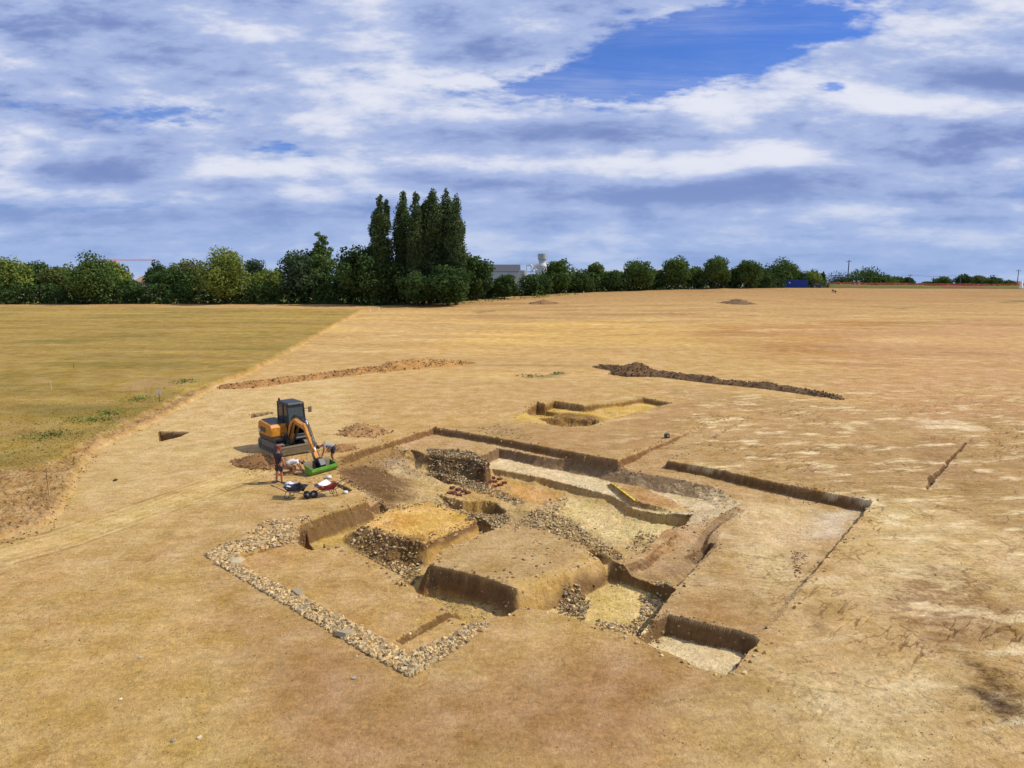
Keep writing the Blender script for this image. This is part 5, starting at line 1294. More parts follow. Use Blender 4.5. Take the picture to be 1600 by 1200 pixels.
def person(px, py, face, label, pose, shirt, shorts, hair, skin=SKINM, cap=None, boots=None, long_sleeve=False, zoff=0.0):
    x, y, z = at(px, py)
    root = empty('person', (x, y, z + zoff), face, label, 'person')
    P = {k: Vector(v) for k, v in pose.items()}      # x forward, y to the person's own left
    J = {'pelvis': (P['pelvis'], .125), 'waist': (P['waist'], .118), 'chest': (P['chest'], .135), 'neck0': (P['neck'], .065), 'neck': (P['neck'].lerp(P['head'], .4), .055)}
    hd = (P['head'] - P['neck']).normalized()
    J['jaw'] = (P['head'] - hd * .04 + P['look'] * .015, (.072, .08)); J['skull'] = (P['head'] + hd * .06, (.082, .095)); J['crownh'] = (P['head'] + hd * .13, (.05, .06))
    E = [('pelvis', 'waist'), ('waist', 'chest'), ('chest', 'neck0'), ('neck0', 'neck'), ('neck', 'jaw'), ('jaw', 'skull'), ('skull', 'crownh')]
    J['nose'] = (P['head'] + P['look'] * .105 + hd * .0, .014); E.append(('jaw', 'nose'))
    for s, q in (('l', 1), ('r', -1)):
        J['sh' + s] = (P['sh' + s], .062); J['el' + s] = (P['el' + s], .044); J['wr' + s] = (P['wr' + s], .028)
        E += [('chest', 'sh' + s), ('sh' + s, 'el' + s), ('el' + s, 'wr' + s)]
        d = (P['wr' + s] - P['el' + s]).normalized(); c = d.cross(Vector((1, 0, 0)))
        if c.length < .2: c = d.cross(Vector((0, 0, 1)))
        c.normalize(); J['pa' + s] = (P['wr' + s] + d * .07, (.036, .02)); E.append(('wr' + s, 'pa' + s))
        curl = c.cross(d).normalized()
        for i, (o_, ln) in enumerate(((-.028, .07), (-.010, .08), (.009, .075), (.026, .058))):
            b0 = P['wr' + s] + d * .105 + c * o_; b1 = b0 + d * ln * .5 + curl * .008; b2 = b1 + d * ln * .4 + curl * .022
            J[f'f{s}{i}a'] = (b0, .0105); J[f'f{s}{i}b'] = (b1, .0095); J[f'f{s}{i}c'] = (b2, .008)
            E += [('pa' + s, f'f{s}{i}a'), (f'f{s}{i}a', f'f{s}{i}b'), (f'f{s}{i}b', f'f{s}{i}c')]
        J['t' + s] = (P['wr' + s] + d * .045 - c * .045 + curl * .02, .011); J['u' + s] = (P['wr' + s] + d * .085 - c * .055 + curl * .03, .009)
        E += [('wr' + s, 't' + s), ('t' + s, 'u' + s)]
        J['hip' + s] = (P['hip' + s], .095); J['kn' + s] = (P['kn' + s], .058); J['an' + s] = (P['an' + s], .042)
        J['cf' + s] = (P['kn' + s].lerp(P['an' + s], .35), .06)
        ft = P['ft' + s]; J['ft' + s] = (ft, (.042, .032))
        E += [('pelvis', 'hip' + s), ('hip' + s, 'kn' + s), ('kn' + s, 'cf' + s), ('cf' + s, 'an' + s), ('an' + s, 'ft' + s)]
    body = skin_obj('body', J, E, skin, root, 1, 'pelvis'); bake(body)
    g = .022
    S = {k: J[k] for k in ('waist', 'chest')}
    S = {'pelvis': (P['pelvis'].lerp(P['waist'], -.1), (.175, .175)), 'wb': (P['pelvis'].lerp(P['waist'], .5), .168), 'waist': (P['waist'], .16), 'chest': (P['chest'], .172), 'nb': (P['chest'].lerp(P['neck'], .8), .085)}
    E2 = [('pelvis', 'wb'), ('wb', 'waist'), ('waist', 'chest'), ('chest', 'nb')]
    for s in 'lr':
        S['sh' + s] = (P['sh' + s], .082); k = .95 if long_sleeve else .55
        S['sl' + s] = (P['sh' + s].lerp(P['el' + s], k), .068); E2 += [('chest', 'sh' + s), ('sh' + s, 'sl' + s)]
    so = skin_obj('shirt', S, E2, shirt, root, 1, 'chest'); bake(so)
    S = {'w': (P['pelvis'].lerp(P['waist'], .45), (.15, .15)), 'pelvis': (P['pelvis'], .165)}; E3 = [('w', 'pelvis')]
    for s in 'lr':
        S['hip' + s] = (P['hip' + s], .115); S['t' + s] = (P['hip' + s].lerp(P['kn' + s], .8), .098); E3 += [('pelvis', 'hip' + s), ('hip' + s, 't' + s)]
    tr = skin_obj('shorts', S, E3, shorts, root, 1, 'pelvis'); bake(tr)
    for s in 'lr':
        S = {'a': (P['an' + s] + Vector((0, 0, .05)), .058), 'b': (P['an' + s] + Vector((0, 0, -.02)), .056), 'c': (P['ft' + s], (.054, .042)), 'd': (P['ft' + s].lerp(P['an' + s], -.35), (.046, .034))}
        b = skin_obj('boot', S, [('a', 'b'), ('b', 'c'), ('c', 'd')], boots or mat('boot_leather', (.06, .045, .035), .7), root, 1, 'b'); bake(b)
    up = P['head'] + hd * .085 - P['look'] * .018
    q = hd.to_track_quat('Z', 'X').to_matrix().to_4x4()
    hm = MB(); prof = [(.106 * math.cos(t), .118 * math.sin(t)) for t in [math.pi / 2 * i / 6 for i in range(-1, 7)]]
    hm.lathe([(max(r, .001), zz) for r, zz in prof], n=16, M=Matrix.Translation(up) @ q)
    ho = hm.build('hair' if cap is None else 'cap', hair if cap is None else cap, root)
    if cap is not None:
        br = MB(); lv = P['look']; sd = lv.cross(hd).normalized()
        c0 = up + hd * .02
        br.add([c0 + sd * .075 + lv * .07, c0 - sd * .075 + lv * .07, c0 - sd * .05 + lv * .18, c0 + sd * .05 + lv * .18, c0 + sd * .075 + lv * .07 + hd * .012, c0 - sd * .075 + lv * .07 + hd * .012, c0 - sd * .05 + lv * .18 + hd * .012, c0 + sd * .05 + lv * .18 + hd * .012],
               [(0, 1, 2, 3), (7, 6, 5, 4), (0, 4, 5, 1), (1, 5, 6, 2), (2, 6, 7, 3), (3, 7, 4, 0)])
        br.build('peak', cap, ho)
    sd = P['look'].cross(hd).normalized()
    for s in (-1, 1): ey = MB(); ey.lathe([(.001, -.011), (.011, 0), (.001, .011)], tuple(P['head'] + P['look'] * .086 + sd * s * .032 + hd * .035), 8); ey.build('eye', mat('eye', (.05, .04, .03), .3), root)
    for s in (-1, 1): er = MB(); er.box(tuple(P['head'] + sd * s * .088 + hd * .02), (.035, .02, .06)); er.build('ear', skin, root, .008)
    mo = MB(); mo.box(tuple(P['head'] + P['look'] * .09 - hd * .055), (.012, .05, .012)); mo.build('mouth', mat('lips', lin(150, 80, 70), .6), root, .004)
    return root
CHAR = mat('charcoal_cloth', (.028, .027, .030), .9, var=.25, scale=12)
CHAR2 = mat('dark_shorts_cloth', (.05, .043, .040), .9, var=.25, scale=12)
WCL = mat('white_cloth', (.70, .69, .66), .85, var=.08, scale=10)
TAN = mat('khaki_cloth', lin(150, 120, 84, .8), .9, var=.15, scale=10)
GRCL = mat('grey_patterned_cloth', (.32, .31, .31), .9, var=.5, scale=18)
REDC = mat('dark_red_cloth', lin(128, 28, 32), .85, var=.15, scale=12)
HAIRD = mat('dark_hair', (.02, .015, .012), .7)
stand = dict(pelvis=(0, 0, .93), waist=(0, 0, 1.10), chest=(.0, 0, 1.32), neck=(.0, 0, 1.49), head=(.04, 0, 1.60), look=(.97, 0, -.24),
             shl=(0, .19, 1.42), shr=(0, -.19, 1.42), ell=(-.02, .30, 1.15), elr=(-.02, -.29, 1.14), wrl=(.07, .34, .92), wrr=(.05, -.32, .89),
             hipl=(0, .10, .88), hipr=(0, -.10, .88), knl=(.02, .15, .48), knr=(.02, -.14, .48), anl=(0, .18, .09), anr=(-.02, -.16, .09), ftl=(.14, .21, .04), ftr=(.12, -.19, .04))
person(437, 756, math.radians(62), 'standing person in charcoal t-shirt, dark shorts and red cap, seen from behind', stand, CHAR, CHAR2, HAIRD, SKINT, cap=REDC)
kneel = dict(pelvis=(-.05, 0, .50), waist=(.10, 0, .62), chest=(.30, 0, .70), neck=(.47, 0, .68), head=(.58, 0, .60), look=(.35, 0, -.94),
             shl=(.38, .18, .68), shr=(.38, -.18, .68), ell=(.48, .22, .42), elr=(.46, -.22, .42), wrl=(.62, .16, .20), wrr=(.60, -.18, .18),
             hipl=(-.04, .10, .46), hipr=(-.04, -.10, .46), knl=(.16, .16, .10), knr=(.30, -.16, .42), anl=(-.24, .16, .08), anr=(.20, -.17, .08), ftl=(-.34, .17, .05), ftr=(.34, -.18, .04))
person(452, 742, math.radians(18), 'kneeling person in white shirt and khaki shorts bent over the soil beside the standing digger', kneel, WCL, TAN, HAIRD, SKINT)
bend = dict(pelvis=(-.10, 0, .82), waist=(.06, 0, .93), chest=(.28, 0, .98), neck=(.46, 0, .95), head=(.58, 0, .90), look=(.42, 0, -.9),
            shl=(.36, .18, .96), shr=(.36, -.18, .96), ell=(.40, .24, .68), elr=(.38, -.24, .68), wrl=(.48, .18, .44), wrr=(.46, -.18, .44),
            hipl=(-.10, .10, .78), hipr=(-.10, -.10, .78), knl=(-.02, .14, .42), knr=(.02, -.14, .42), anl=(-.08, .16, .09), anr=(-.04, -.15, .09), ftl=(.06, .18, .04), ftr=(.10, -.17, .04))
person(519, 722, math.radians(196), 'dark haired person in grey and white shirt stooping behind the green bucket', bend, GRCL, CHAR, HAIRD, SKINT)

# ---------------------------------------------------------------- wheelbarrows and small finds
def wheelbarrow(px, py, face, tray_m, label, frame_m=DGREY):
    x, y, z = at(px, py)
    root = empty('wheelbarrow', (x, y, z), face, label, 'wheelbarrow')
    # wheel ahead on +x
    w = MB(); w.lathe([(.12, -.045), (.185, -.05), (.2, 0), (.185, .05), (.12, .045)], n=20, M=Matrix.Translation((.66, 0, .2)) @ Matrix.Rotation(math.pi / 2, 4, 'X')); wo = w.build('wheel', BLACK, root)
    r = MB(); r.lathe([(.02, -.06), (.03, -.03), (.125, -.03), (.125, .03), (.03, .03), (.02, .06)], n=16, M=Matrix.Translation((.66, 0, .2)) @ Matrix.Rotation(math.pi / 2, 4, 'X')); r.build('rim', STEEL, wo)
    t = MB()
    bot = [(-.28, -.2), (.34, -.17), (.34, .17), (-.28, .2)]; top = [(-.44, -.33), (.62, -.29), (.62, .29), (-.44, .33)]
    v = [(a, b, .36) for a, b in bot] + [(a, b, .62) for a, b in top] + [(a * .97, b * .95, .375) for a, b in bot] + [(a * .97, b * .95, .622) for a, b in top]
    f = [(0, 3, 2, 1), (8, 9, 10, 11)] + [(i, (i + 1) % 4, 4 + (i + 1) % 4, 4 + i) for i in range(4)] + [(8 + (i + 1) % 4, 8 + i, 12 + i, 12 + (i + 1) % 4) for i in range(4)] + [(4 + i, 4 + (i + 1) % 4, 12 + (i + 1) % 4, 12 + i) for i in range(4)]
    t.add(v, f); t.build('tray', tray_m, root, .012)
    fr = MB()
    for s in (-1, 1):
        fr.path([(.74, s * .07, .2), (.3, s * .2, .34), (-.3, s * .26, .36), (-.98, s * .31, .62)], .018)
    fr.tube((.66, -.1, .2), (.66, .1, .2), .015); fr.build('handle_frame', frame_m, root)
    for s in (-1, 1):
        l = MB(); l.path([(-.3, s * .26, .36), (-.42, s * .26, .02), (-.22, s * .24, .02), (-.1, s * .24, .36)], .015); l.build('leg', frame_m, root)
        g = MB(); g.tube((-.9, s * .305, .59), (-1.04, s * .315, .64), .026); g.build('grip', BLACK, root)
    root.scale = (.9, .9, .9)
    return root
BLUEG = mat('blue_grey_paint', lin(52, 60, 76), .5, var=.2)
REDP = mat('red_tray_paint', lin(150, 34, 40), .5, var=.2)
wheelbarrow(461, 779, math.radians(-14), BLUEG, 'blue grey wheelbarrow carrying white buckets and bags nearest the camera')
wheelbarrow(512, 776, math.radians(212), REDP, 'red wheelbarrow holding a white box and dark tools')
def bucket(px, py, dz, m, label, r=.15, h=.28, tilt=None, ground=None):
    x, y, z = at(px, py) if ground is None else ground
    root = empty('bucket', (x, y, z + dz), 0, label, 'bucket')
    if tilt: root.rotation_euler = tilt
    b = MB(); b.lathe([(.001, 0), (r * .8, 0), (r, h), (r * 1.05, h), (r * .96, h), (r * .78, .02), (.001, .02)], n=18); b.build('shell', m, root)
    q = MB(); q.path([(r * math.cos(t), 0, h - .02 - r * .9 * math.sin(t)) for t in [math.pi * i / 8 for i in range(9)]], .005, 5); q.build('handle', STEEL, root)
    return root
LAV = mat('lavender_plastic', lin(196, 188, 214), .5, var=.08)
wb = at(461, 779); ca, sa = math.cos(math.radians(-14)), math.sin(math.radians(-14))
def onb(a, b, z): a, b, z = a * .9, b * .9, z * .9; return (wb[0] + a * ca - b * sa, wb[1] + a * sa + b * ca, wb[2] + z)
bucket(0, 0, 0, LAV, 'pale lavender bucket standing in the blue grey wheelbarrow', .16, .30, ground=onb(-.1, .02, .385))
bucket(0, 0, 0, BLACK, 'black bucket lying tipped at the wheel end of the blue grey wheelbarrow', .16, .30, (0.5, -.9, 0), ground=onb(.50, .0, .50))
def bag(loc, s, m, label, seed):
    rs = np.random.RandomState(seed); bpy_me = MB()
    n = 10; prof = [(max(.001, math.sin(math.pi * i / n) ** .7 * s), -s * .6 * math.cos(math.pi * i / n)) for i in range(n + 1)]
    bpy_me.lathe(prof, n=14)
    bpy_me.v = [tuple(np.array(v) * (1 + .28 * (rs.rand() - .5))) for v in bpy_me.v]
    o = bpy_me.build('bag', m, None, loc=loc); tag(o, label, 'bag'); return o
BAGM = mat('white_bag_plastic', (.62, .60, .62), .5, var=.15)
bag(onb(-.36, .12, .62), .17, BAGM, 'crumpled white bag at the handle end of the blue grey wheelbarrow', 3)
bag(onb(-.22, -.16, .56), .12, BAGM, 'small pale bag leaning on the lavender bucket', 4)
g_ = at(514, 749); bag((g_[0], g_[1], g_[2] + .07), .14, BAGM, 'crumpled white bag on the soil below the green bucket', 5)
g_ = at(540, 772); bag((g_[0], g_[1], g_[2] + .06), .12, BAGM, 'small translucent bag on the ground east of the red wheelbarrow', 6)
wb = at(512, 776); ca, sa = math.cos(math.radians(212)), math.sin(math.radians(212))
def crate():
    o = empty('plastic_box', onb(.12, -.02, .53), math.radians(212) + .3, 'white lidded box standing at the wheel end of the red wheelbarrow', 'box')
    o.rotation_euler = (-.35, .25, math.radians(212) + .3)
    b = MB(); b.box((0, 0, .0), (.40, .30, .22), taper=1.06); b.build('shell', WHITE, o, .015)
    b = MB(); b.box((0, 0, .125), (.46, .35, .03)); b.build('lid', WHITE, o, .01)
crate()
def hand_tool(p0, p1, label, head=True):
    a = Vector(p0); b = Vector(p1); root = empty('shovel', tuple(a), 0, label, 'shovel'); d = b - a
    m = MB(); m.tube((0, 0, 0), tuple(d), .018); m.build('shaft', mat('tool_wood', lin(110, 84, 56), .7), root)
    if head:
        u = d.normalized(); s = u.cross(Vector((0, 0, 1))).normalized(); m = MB()
        m.add([tuple(d + s * .1), tuple(d - s * .1), tuple(d + u * .2 - s * .11), tuple(d + u * .3), tuple(d + u * .2 + s * .11)], [(0, 1, 2, 3, 4)]); o = m.build('blade', DGREY, root)
        q = o.modifiers.new('thick', 'SOLIDIFY'); q.thickness = .012
a_ = at(403, 756); b_ = at(425, 755); hand_tool((a_[0], a_[1], a_[2] + .04), (b_[0], b_[1], b_[2] + .05), 'long handled shovel lying on the ground at the feet of the standing digger')
hand_tool(onb(-.40, .1, .64), onb(.35, .12, .60), 'dark spade laid across the tray of the red wheelbarrow')
hand_tool(onb(-.50, -.1, .62), onb(.25, -.14, .60), 'short dark tool lying along the near side of the red wheelbarrow tray')
# yellow measuring staff on the bench edge
def staff():
    a = at(950, 750, -.5); b = at(988, 780, -.5)
    pa, pb = unproj(950, 749, -.62), unproj(989, 781, -.62)
    za = max(gz(*pa), gz(pa[0] + .3, pa[1])) ; zb = max(gz(*pb), gz(pb[0] + .3, pb[1]))
    a = Vector((pa[0] + .16, pa[1] + .05, za + .06)); b = Vector((pb[0] + .16, pb[1] + .05, zb + .06)); d = b - a
    a = a + (b - a) * .04; d = (b - a) * .97
    root = empty('measuring_staff', tuple(a), 0, 'yellow measuring staff lying along the edge of the reddish bench', 'measuring staff')
    YEL = mat('yellow_paint', lin(236, 214, 40), .45, var=.05)
    m = MB(); q = math.atan2(d.y, d.x); m.box(tuple(d / 2), (d.length, .06, .035), (0, -math.asin(d.z / d.length), q)); m.build('rod', YEL, root)
    k = MB()
    for i in range(7): k.box(tuple(d * (.1 + .13 * i) + Vector((0, 0, .019))), (.03, .062, .006), (0, -math.asin(d.z / d.length), q))
    k.build('marks', BLACK, root)
staff()
# brick pillars of the heated floor
BRICK = mat('red_brick', lin(112, 58, 40, .8), .9, var=.35, scale=15, bump=.3)
def pillars():
    pos1 = [(840, 465), (885, 445), (915, 480), (940, 435), (970, 455), (1000, 415), (1020, 450), (1070, 430), (1020, 495), (1075, 485), (1120, 470)]
    pos2 = [(580, 535), (640, 560), (700, 580), (740, 600), (545, 605), (595, 590), (610, 610), (650, 630)]
    n = 0; proto = None
    for grp, ps, lab in (('brick pillars by the chalk trench wall', pos1, 'low red brick pillar stump on the orange floor under the long trench wall'),
                         ('brick pillars above the rubble ditch', pos2, 'low red brick pillar stump on the floor just above the rubble ditch')):
        for cx, cy in ps:
            X, Y, Z = at(620 + cx / 6.667, 680 + cy / 6.667, -1.1)
            if proto is None:
                o = MB()
                for k in range(2): o.box((.006 * k, 0, .03 + .06 * k), (.23 - .01 * k, .23 - .01 * k, .055))
                o = proto = o.build('brick_pillar', BRICK, None, .006)
            else:
                o = proto.copy(); COL.objects.link(o)
            o.location = (X, Y, Z - .02); o.rotation_euler = (0, 0, .5 + .2 * ((n * 7) % 5 - 2) / 2); n += 1
            tag(o, lab, 'brick pillar', grp)
pillars()
# stakes, sign, posts on the meadow and bank
def stake(px, py, h, m, label, name='marker_stake', r=.02):
    x, y, z = at(px, py); b = MB(); b.tube((0, 0, -.1), (0, 0, h), r, r * .9, 6); b.tube((0, 0, h), (0, 0, h + .03), r * .9, .004, 6); o = b.build(name, m, None, loc=(x, y, z)); tag(o, label, 'stake'); return o
stake(81, 617, .75, mat('pale_wood', lin(205, 180, 130), .8), 'pale wooden stake standing alone in the meadow', r=.03)
stake(116, 580, .35, mat('grey_wood', lin(110, 95, 70), .8), 'short dark stake further out in the meadow', r=.04)
stake(77, 782, 1.15, mat('rusty_steel', lin(100, 70, 48), .7), 'thin rusty iron rod upright in the topsoil bank', r=.012)
def sign():
    x, y, z = at(250, 636); root = empty('marker_sign', (x, y, z), 0, 'small white two panel sign on a post at the meadow edge', 'sign')
    b = MB(); b.box((0, 0, .35), (.05, .04, .85)); b.build('post', mat('sign_post_wood', lin(110, 92, 66), .8), root)
    for s in (-1, 1):
        p = MB(); p.box((s * .085, -.03, .74), (.14, .015, .28), (0, s * .12, 0)); p.build('panel', WHITE, root)
sign()
def lone(px, py, s, m, name, label, cat):
    x, y, z = at(px, py); o = stone_mesh(name, [(x, y, z + .01)], [s * .65], int(px + py), pal=[m], flat=.5, tilt=.15); tag(o, label, cat)
lone(180, 751, .35, (70, 62, 66), 'fabric_scrap', 'dark scrap of sheeting lying on the topsoil bank', 'scrap')
def camera_box():
    x, y, z = at(1042, 684); root = empty('marker_box', (x, y, z), .4, 'small dark box set at the edge of the shallow ledge', 'box')
    b = MB(); b.box((0, 0, .13), (.26, .22, .26)); b.build('shell', DGREY, root, .02); b = MB(); b.box((0, -.115, .15), (.14, .012, .12)); b.build('panel', STEEL, root)
    b = MB(); b.path([(-.08, 0, .26), (-.08, 0, .34), (.08, 0, .34), (.08, 0, .26)], .012, 6); b.build('handle', DGREY, root)
camera_box()
for i, (px, py, s, c, lb) in enumerate([(219, 1027, .16, (170, 160, 140), 'pale single stone in the western foreground'), (271, 1158, .17, (150, 140, 125), 'dark topped stone at the lower edge of the foreground'), (312, 1152, .17, (205, 190, 160), 'flat pale stone near the lower edge of the foreground'),
                                        (189, 1093, .12, (220, 205, 170), 'small cream stone beside a thin stick'), (558, 1026, .07, (235, 232, 225), 'white pebble just outside the foundation band'), (408, 964, .06, (235, 232, 225), 'white pebble in the ground below the middle of the foundation'),
                                        (312, 899, .07, (235, 232, 225), 'white pebble just below the west corner of the foundation'), (830, 948, .08, (240, 238, 235), 'white pebble at the foot of the earth block corner'), (552, 1060, .2, (150, 142, 130), 'grey flat stone outside the near corner of the foundation'),
                                        (1462, 900, .12, (110, 90, 70), 'dark lump on the pale cracked ground')]):
    lone(px, py, s, c, 'loose_stone', lb, 'stone')

# ---------------------------------------------------------------- far things
def far_xy(px, d, zc=0.0):
    dep = d * math.cos(PITCH) + (H - zc) * math.sin(PITCH); return (px - 800) / FPX * dep
def far_z(py, d):
    return H + math.tan(math.atan((600 - py) / FPX) - PITCH) * d
GALV = mat('galvanised_steel', (.42, .43, .44), .5, .3, .12)
GREYW = mat('grey_cladding', (.52, .52, .52), .6, var=.08, scale=.6)
ROOFG = mat('slate_grey_roof', (.05, .05, .056), .7, var=.12, scale=.6)
ROOFL = mat('light_grey_roof', (.34, .35, .37), .7, var=.1, scale=.5)
CREAM = mat('cream_render', (.62, .55, .43), .8, var=.06, scale=.6)
TILE = mat('tan_tile_roof', lin(170, 130, 96, .8), .8, var=.15, scale=2)
TILER = mat('brown_red_tile_roof', lin(112, 72, 62, .8), .8, var=.15, scale=2)
BLUE = mat('blue_container_paint', lin(20, 62, 160, .75), .5, var=.12, scale=1.5)
POLE = mat('pole_concrete', lin(120, 112, 104, .7), .8, var=.15)
DPOLE = mat('dark_pole_wood', (.06, .055, .05), .85, var=.2)
def building(name, x0, x1, d, zb, zt, zr, depth, wall, roof, label, cat='building', windows=0, parent=None):
    g = zb; root = empty(name, ((x0 + x1) / 2, d, g), 0, label, cat)
    w = x1 - x0; h = zt - g; rh = zr - zt
    b = MB(); b.box((0, depth / 2, h / 2), (w, depth, h)); b.build('wall', wall, root)
    r = MB(); r.add([(-w / 2 - .4, -.4, h), (w / 2 + .4, -.4, h), (w / 2 + .4, depth + .4, h), (-w / 2 - .4, depth + .4, h), (-w / 2 - .4 + min(w * .0, 4), depth / 2, h + rh), (w / 2 + .4, depth / 2, h + rh)],
          [(0, 1, 5, 4), (2, 3, 4, 5), (3, 0, 4), (1, 2, 5), (0, 3, 2, 1)]); r.build('roof', roof, root)
    for i in range(windows):
        f = MB(); f.box((-w / 2 + w * (i + .5) / windows, -.03, h * .55), (1.2, .08, 1.4)); fo = f.build('window', WHITE, root); q = MB(); q.box((-w / 2 + w * (i + .5) / windows, -.08, h * .55), (1.0, .04, 1.2)); q.build('pane', GLASS, fo)
    return root
D = 300
building('factory_hall', far_xy(735, D), far_xy(812, D), D, 0, far_z(424, D), far_z(412.5, D), 30, GREYW, ROOFG, 'factory hall with dark slate grey roof beside the silo tower', 'factory hall')
building('factory_shed', far_xy(880, 320), far_xy(1015, 320), 320, 0, far_z(430, 320), far_z(421.5, 320), 24, GREYW, ROOFL, 'long low grey shed roof seen between the domed trees', 'shed')
building('factory_shed', far_xy(1010, 350), far_xy(1150, 350), 350, 0, far_z(432, 350), far_z(419, 350), 24, GREYW, ROOFL, 'distant grey shed behind the tallest domed tree', 'shed')
def factory_block():
    x = far_xy(800, 290); root = empty('process_building', (x, 290, 0), 0, 'pale process building with open steel frame and conveyor at the foot of the silo tower', 'factory building')
    def b_(nm, px0, px1, py0, py1, dep, m, y0=0, **k):
        xa, xb, za, zb = far_xy(px0, 290) - x, far_xy(px1, 290) - x, far_z(py1, 290), far_z(py0, 290)
        q = MB(); q.box(((xa + xb) / 2, y0 + dep / 2, (za + zb) / 2), (xb - xa, dep, zb - za)); return q.build(nm, m, root, .05)
    b_('wall', 838, 858, 412, 452, 8, GREYW, 3)
    for px0 in (822, 829, 836): b_('frame_post', px0, px0 + 1.3, 414, 450, .4, WHITE)
    b_('frame_beam', 822, 842, 413, 415.5, .5, WHITE, .5); b_('frame_beam', 822, 842, 424, 425.5, .5, WHITE, .5)
    xa, za, xb, zb = far_xy(803, 290) - x, far_z(440, 290), far_xy(812, 290) - x, far_z(422, 290)
    q = MB(); q.add([(xa, -2, za), (xb, -2, zb), (xb + 1.5, -2, zb - 1), (xb + 1.5, -2, 0), (xa + 1, -2, 0), (xa, 2, za), (xb, 2, zb), (xb + 1.5, 2, zb - 1), (xb + 1.5, 2, 0), (xa + 1, 2, 0)], [(0, 1, 2, 3, 4), (9, 8, 7, 6, 5), (0, 5, 6, 1), (1, 6, 7, 2), (2, 7, 8, 3), (4, 9, 5, 0)]); q.build('conveyor_housing', CREAM, root)
    q = MB(); q.tube((far_xy(842, 290) - x, .2, far_z(425, 290)), (far_xy(829, 290) - x, .2, far_z(414, 290)), .25); q.tube((far_xy(831, 290) - x, .2, far_z(424, 290)), (far_xy(836, 290) - x, .2, far_z(415, 290)), .25); q.build('brace', WHITE, root)
factory_block()
def silo(px, d, top, bot, r, label, head=True):
    x = far_xy(px, d); root = empty('silo', (x, d, 0), 0, label, 'silo'); zt = far_z(top, d); zb = far_z(bot, d)
    b = MB()
    if head:
        b.lathe([(r * 1.15, 0), (r * 1.15, zb), (r * .82, zb + 1.0), (r * .82, zt - 3.2), (r, zt - 2.4)], n=22); b.sm = [False] * len(b.f); b.build('shell', GREYW, root)
        c = MB(); c.lathe([(r * 1.02, zt - 2.4), (r * 1.06, zt - 2.3), (r * 1.06, zt - .12), (.01, zt - .1)], n=22); c.sm = [False] * len(c.f); c.build('cap', GALV, root)
        c = MB(); c.lathe([(r * .9, zt - 5.6), (r * .98, zt - 5.5), (r * .98, zt - 5.2), (r * .9, zt - 5.1)], n=22); c.build('band', GALV, root)
        c = MB(); c.path([(r * .9, -.5, zt - 4), (r * 1.7, -.5, zt - 6), (r * 1.7, -.5, 2)], .35, 8); c.build('duct', GREYW, root)
    else:
        b.lathe([(r, 0), (r, zt - 1.2), (r * .6, zt - .3), (.01, zt)], n=20); b.build('shell', GREYW, root)
        c = MB(); c.lathe([(r * 1.03, zt - 1.6), (r * 1.03, zt - 1.3), (r * .98, zt - 1.25)], n=20); c.build('band', GALV, root)
silo(847, 288, 396, 415, 1.75, 'tall grey silo tower with a wide drum head above the tree line')
silo(818, 284, 422, 440, 1.2, 'small white silo below the slate roof')
building('house', far_xy(214, 240), far_xy(240, 240), 240, 0, far_z(440, 240), far_z(432, 240), 9, CREAM, TILE, 'house with tan tiled roof showing in the gap between trees', 'house', 2)
building('house', far_xy(-45, 235), far_xy(38, 235), 235, 0, far_z(445, 235), far_z(437, 235), 9, CREAM, TILE, 'house with pale orange roof just above the hedge at the meadow end', 'house', 3)
building('barn', far_xy(1571, 420), far_xy(1600, 420), 420, -6, far_z(446, 420), far_z(439.5, 420), 10, CREAM, TILER, 'low barn with brown red roof near the last power pole', 'barn')
building('farmhouse', far_xy(1555, 480), far_xy(1640, 480), 480, -6, far_z(446, 480), far_z(442.5, 480), 10, CREAM, ROOFG, 'far low house roof along the skyline', 'house')
def crane():
    d = 620; OR = mat('crane_orange', lin(232, 150, 110), .6, var=.05)
    x0, x1 = far_xy(158, d), far_xy(248, d); xm = far_xy(183, d); z = far_z(407.5, d); root = empty('tower_crane', (xm, d, 0), 0, 'pale orange tower crane with its long jib above the trees', 'crane')
    j = MB(); a = x0 - xm; b = x1 - xm; n = 34
    for yy, zz in ((-.7, 0), (.7, 0), (0, 1.5)): j.tube((a, yy, z + zz), (b, yy, z + zz + (.6 if zz == 0 else -.3)), .14, n=5)
    for i in range(n):
        xa, xb = a + (b - a) * i / n, a + (b - a) * (i + .5) / n
        j.tube((xa, -.7, z), (xb, 0, z + 1.5), .09, n=4); j.tube((xb, 0, z + 1.5), (a + (b - a) * (i + 1) / n, .7, z), .09, n=4)
    j.build('jib', OR, root)
    t = MB()
    for sx in (-.8, .8):
        for sy in (-.8, .8): t.tube((sx, sy, -9), (sx, sy, z + 2.0), .14, n=5)
    for i in range(14): zz = -9 + (z + 9) * i / 14; t.tube((-.8, -.8, zz), (.8, -.8, zz + 2.2), .08, n=4); t.tube((.8, .8, zz), (-.8, .8, zz + 2.2), .08, n=4)
    t.build('mast', OR, root); c = MB(); c.box((x0 - xm + 1.5, 0, z - 1.1), (2.5, 1.3, 1.8)); c.build('counterweight', POLE, root); c = MB(); c.box((1.3, -.9, z - 1), (1.2, 1.2, 1.8)); c.build('cab', OR, root)
crane()
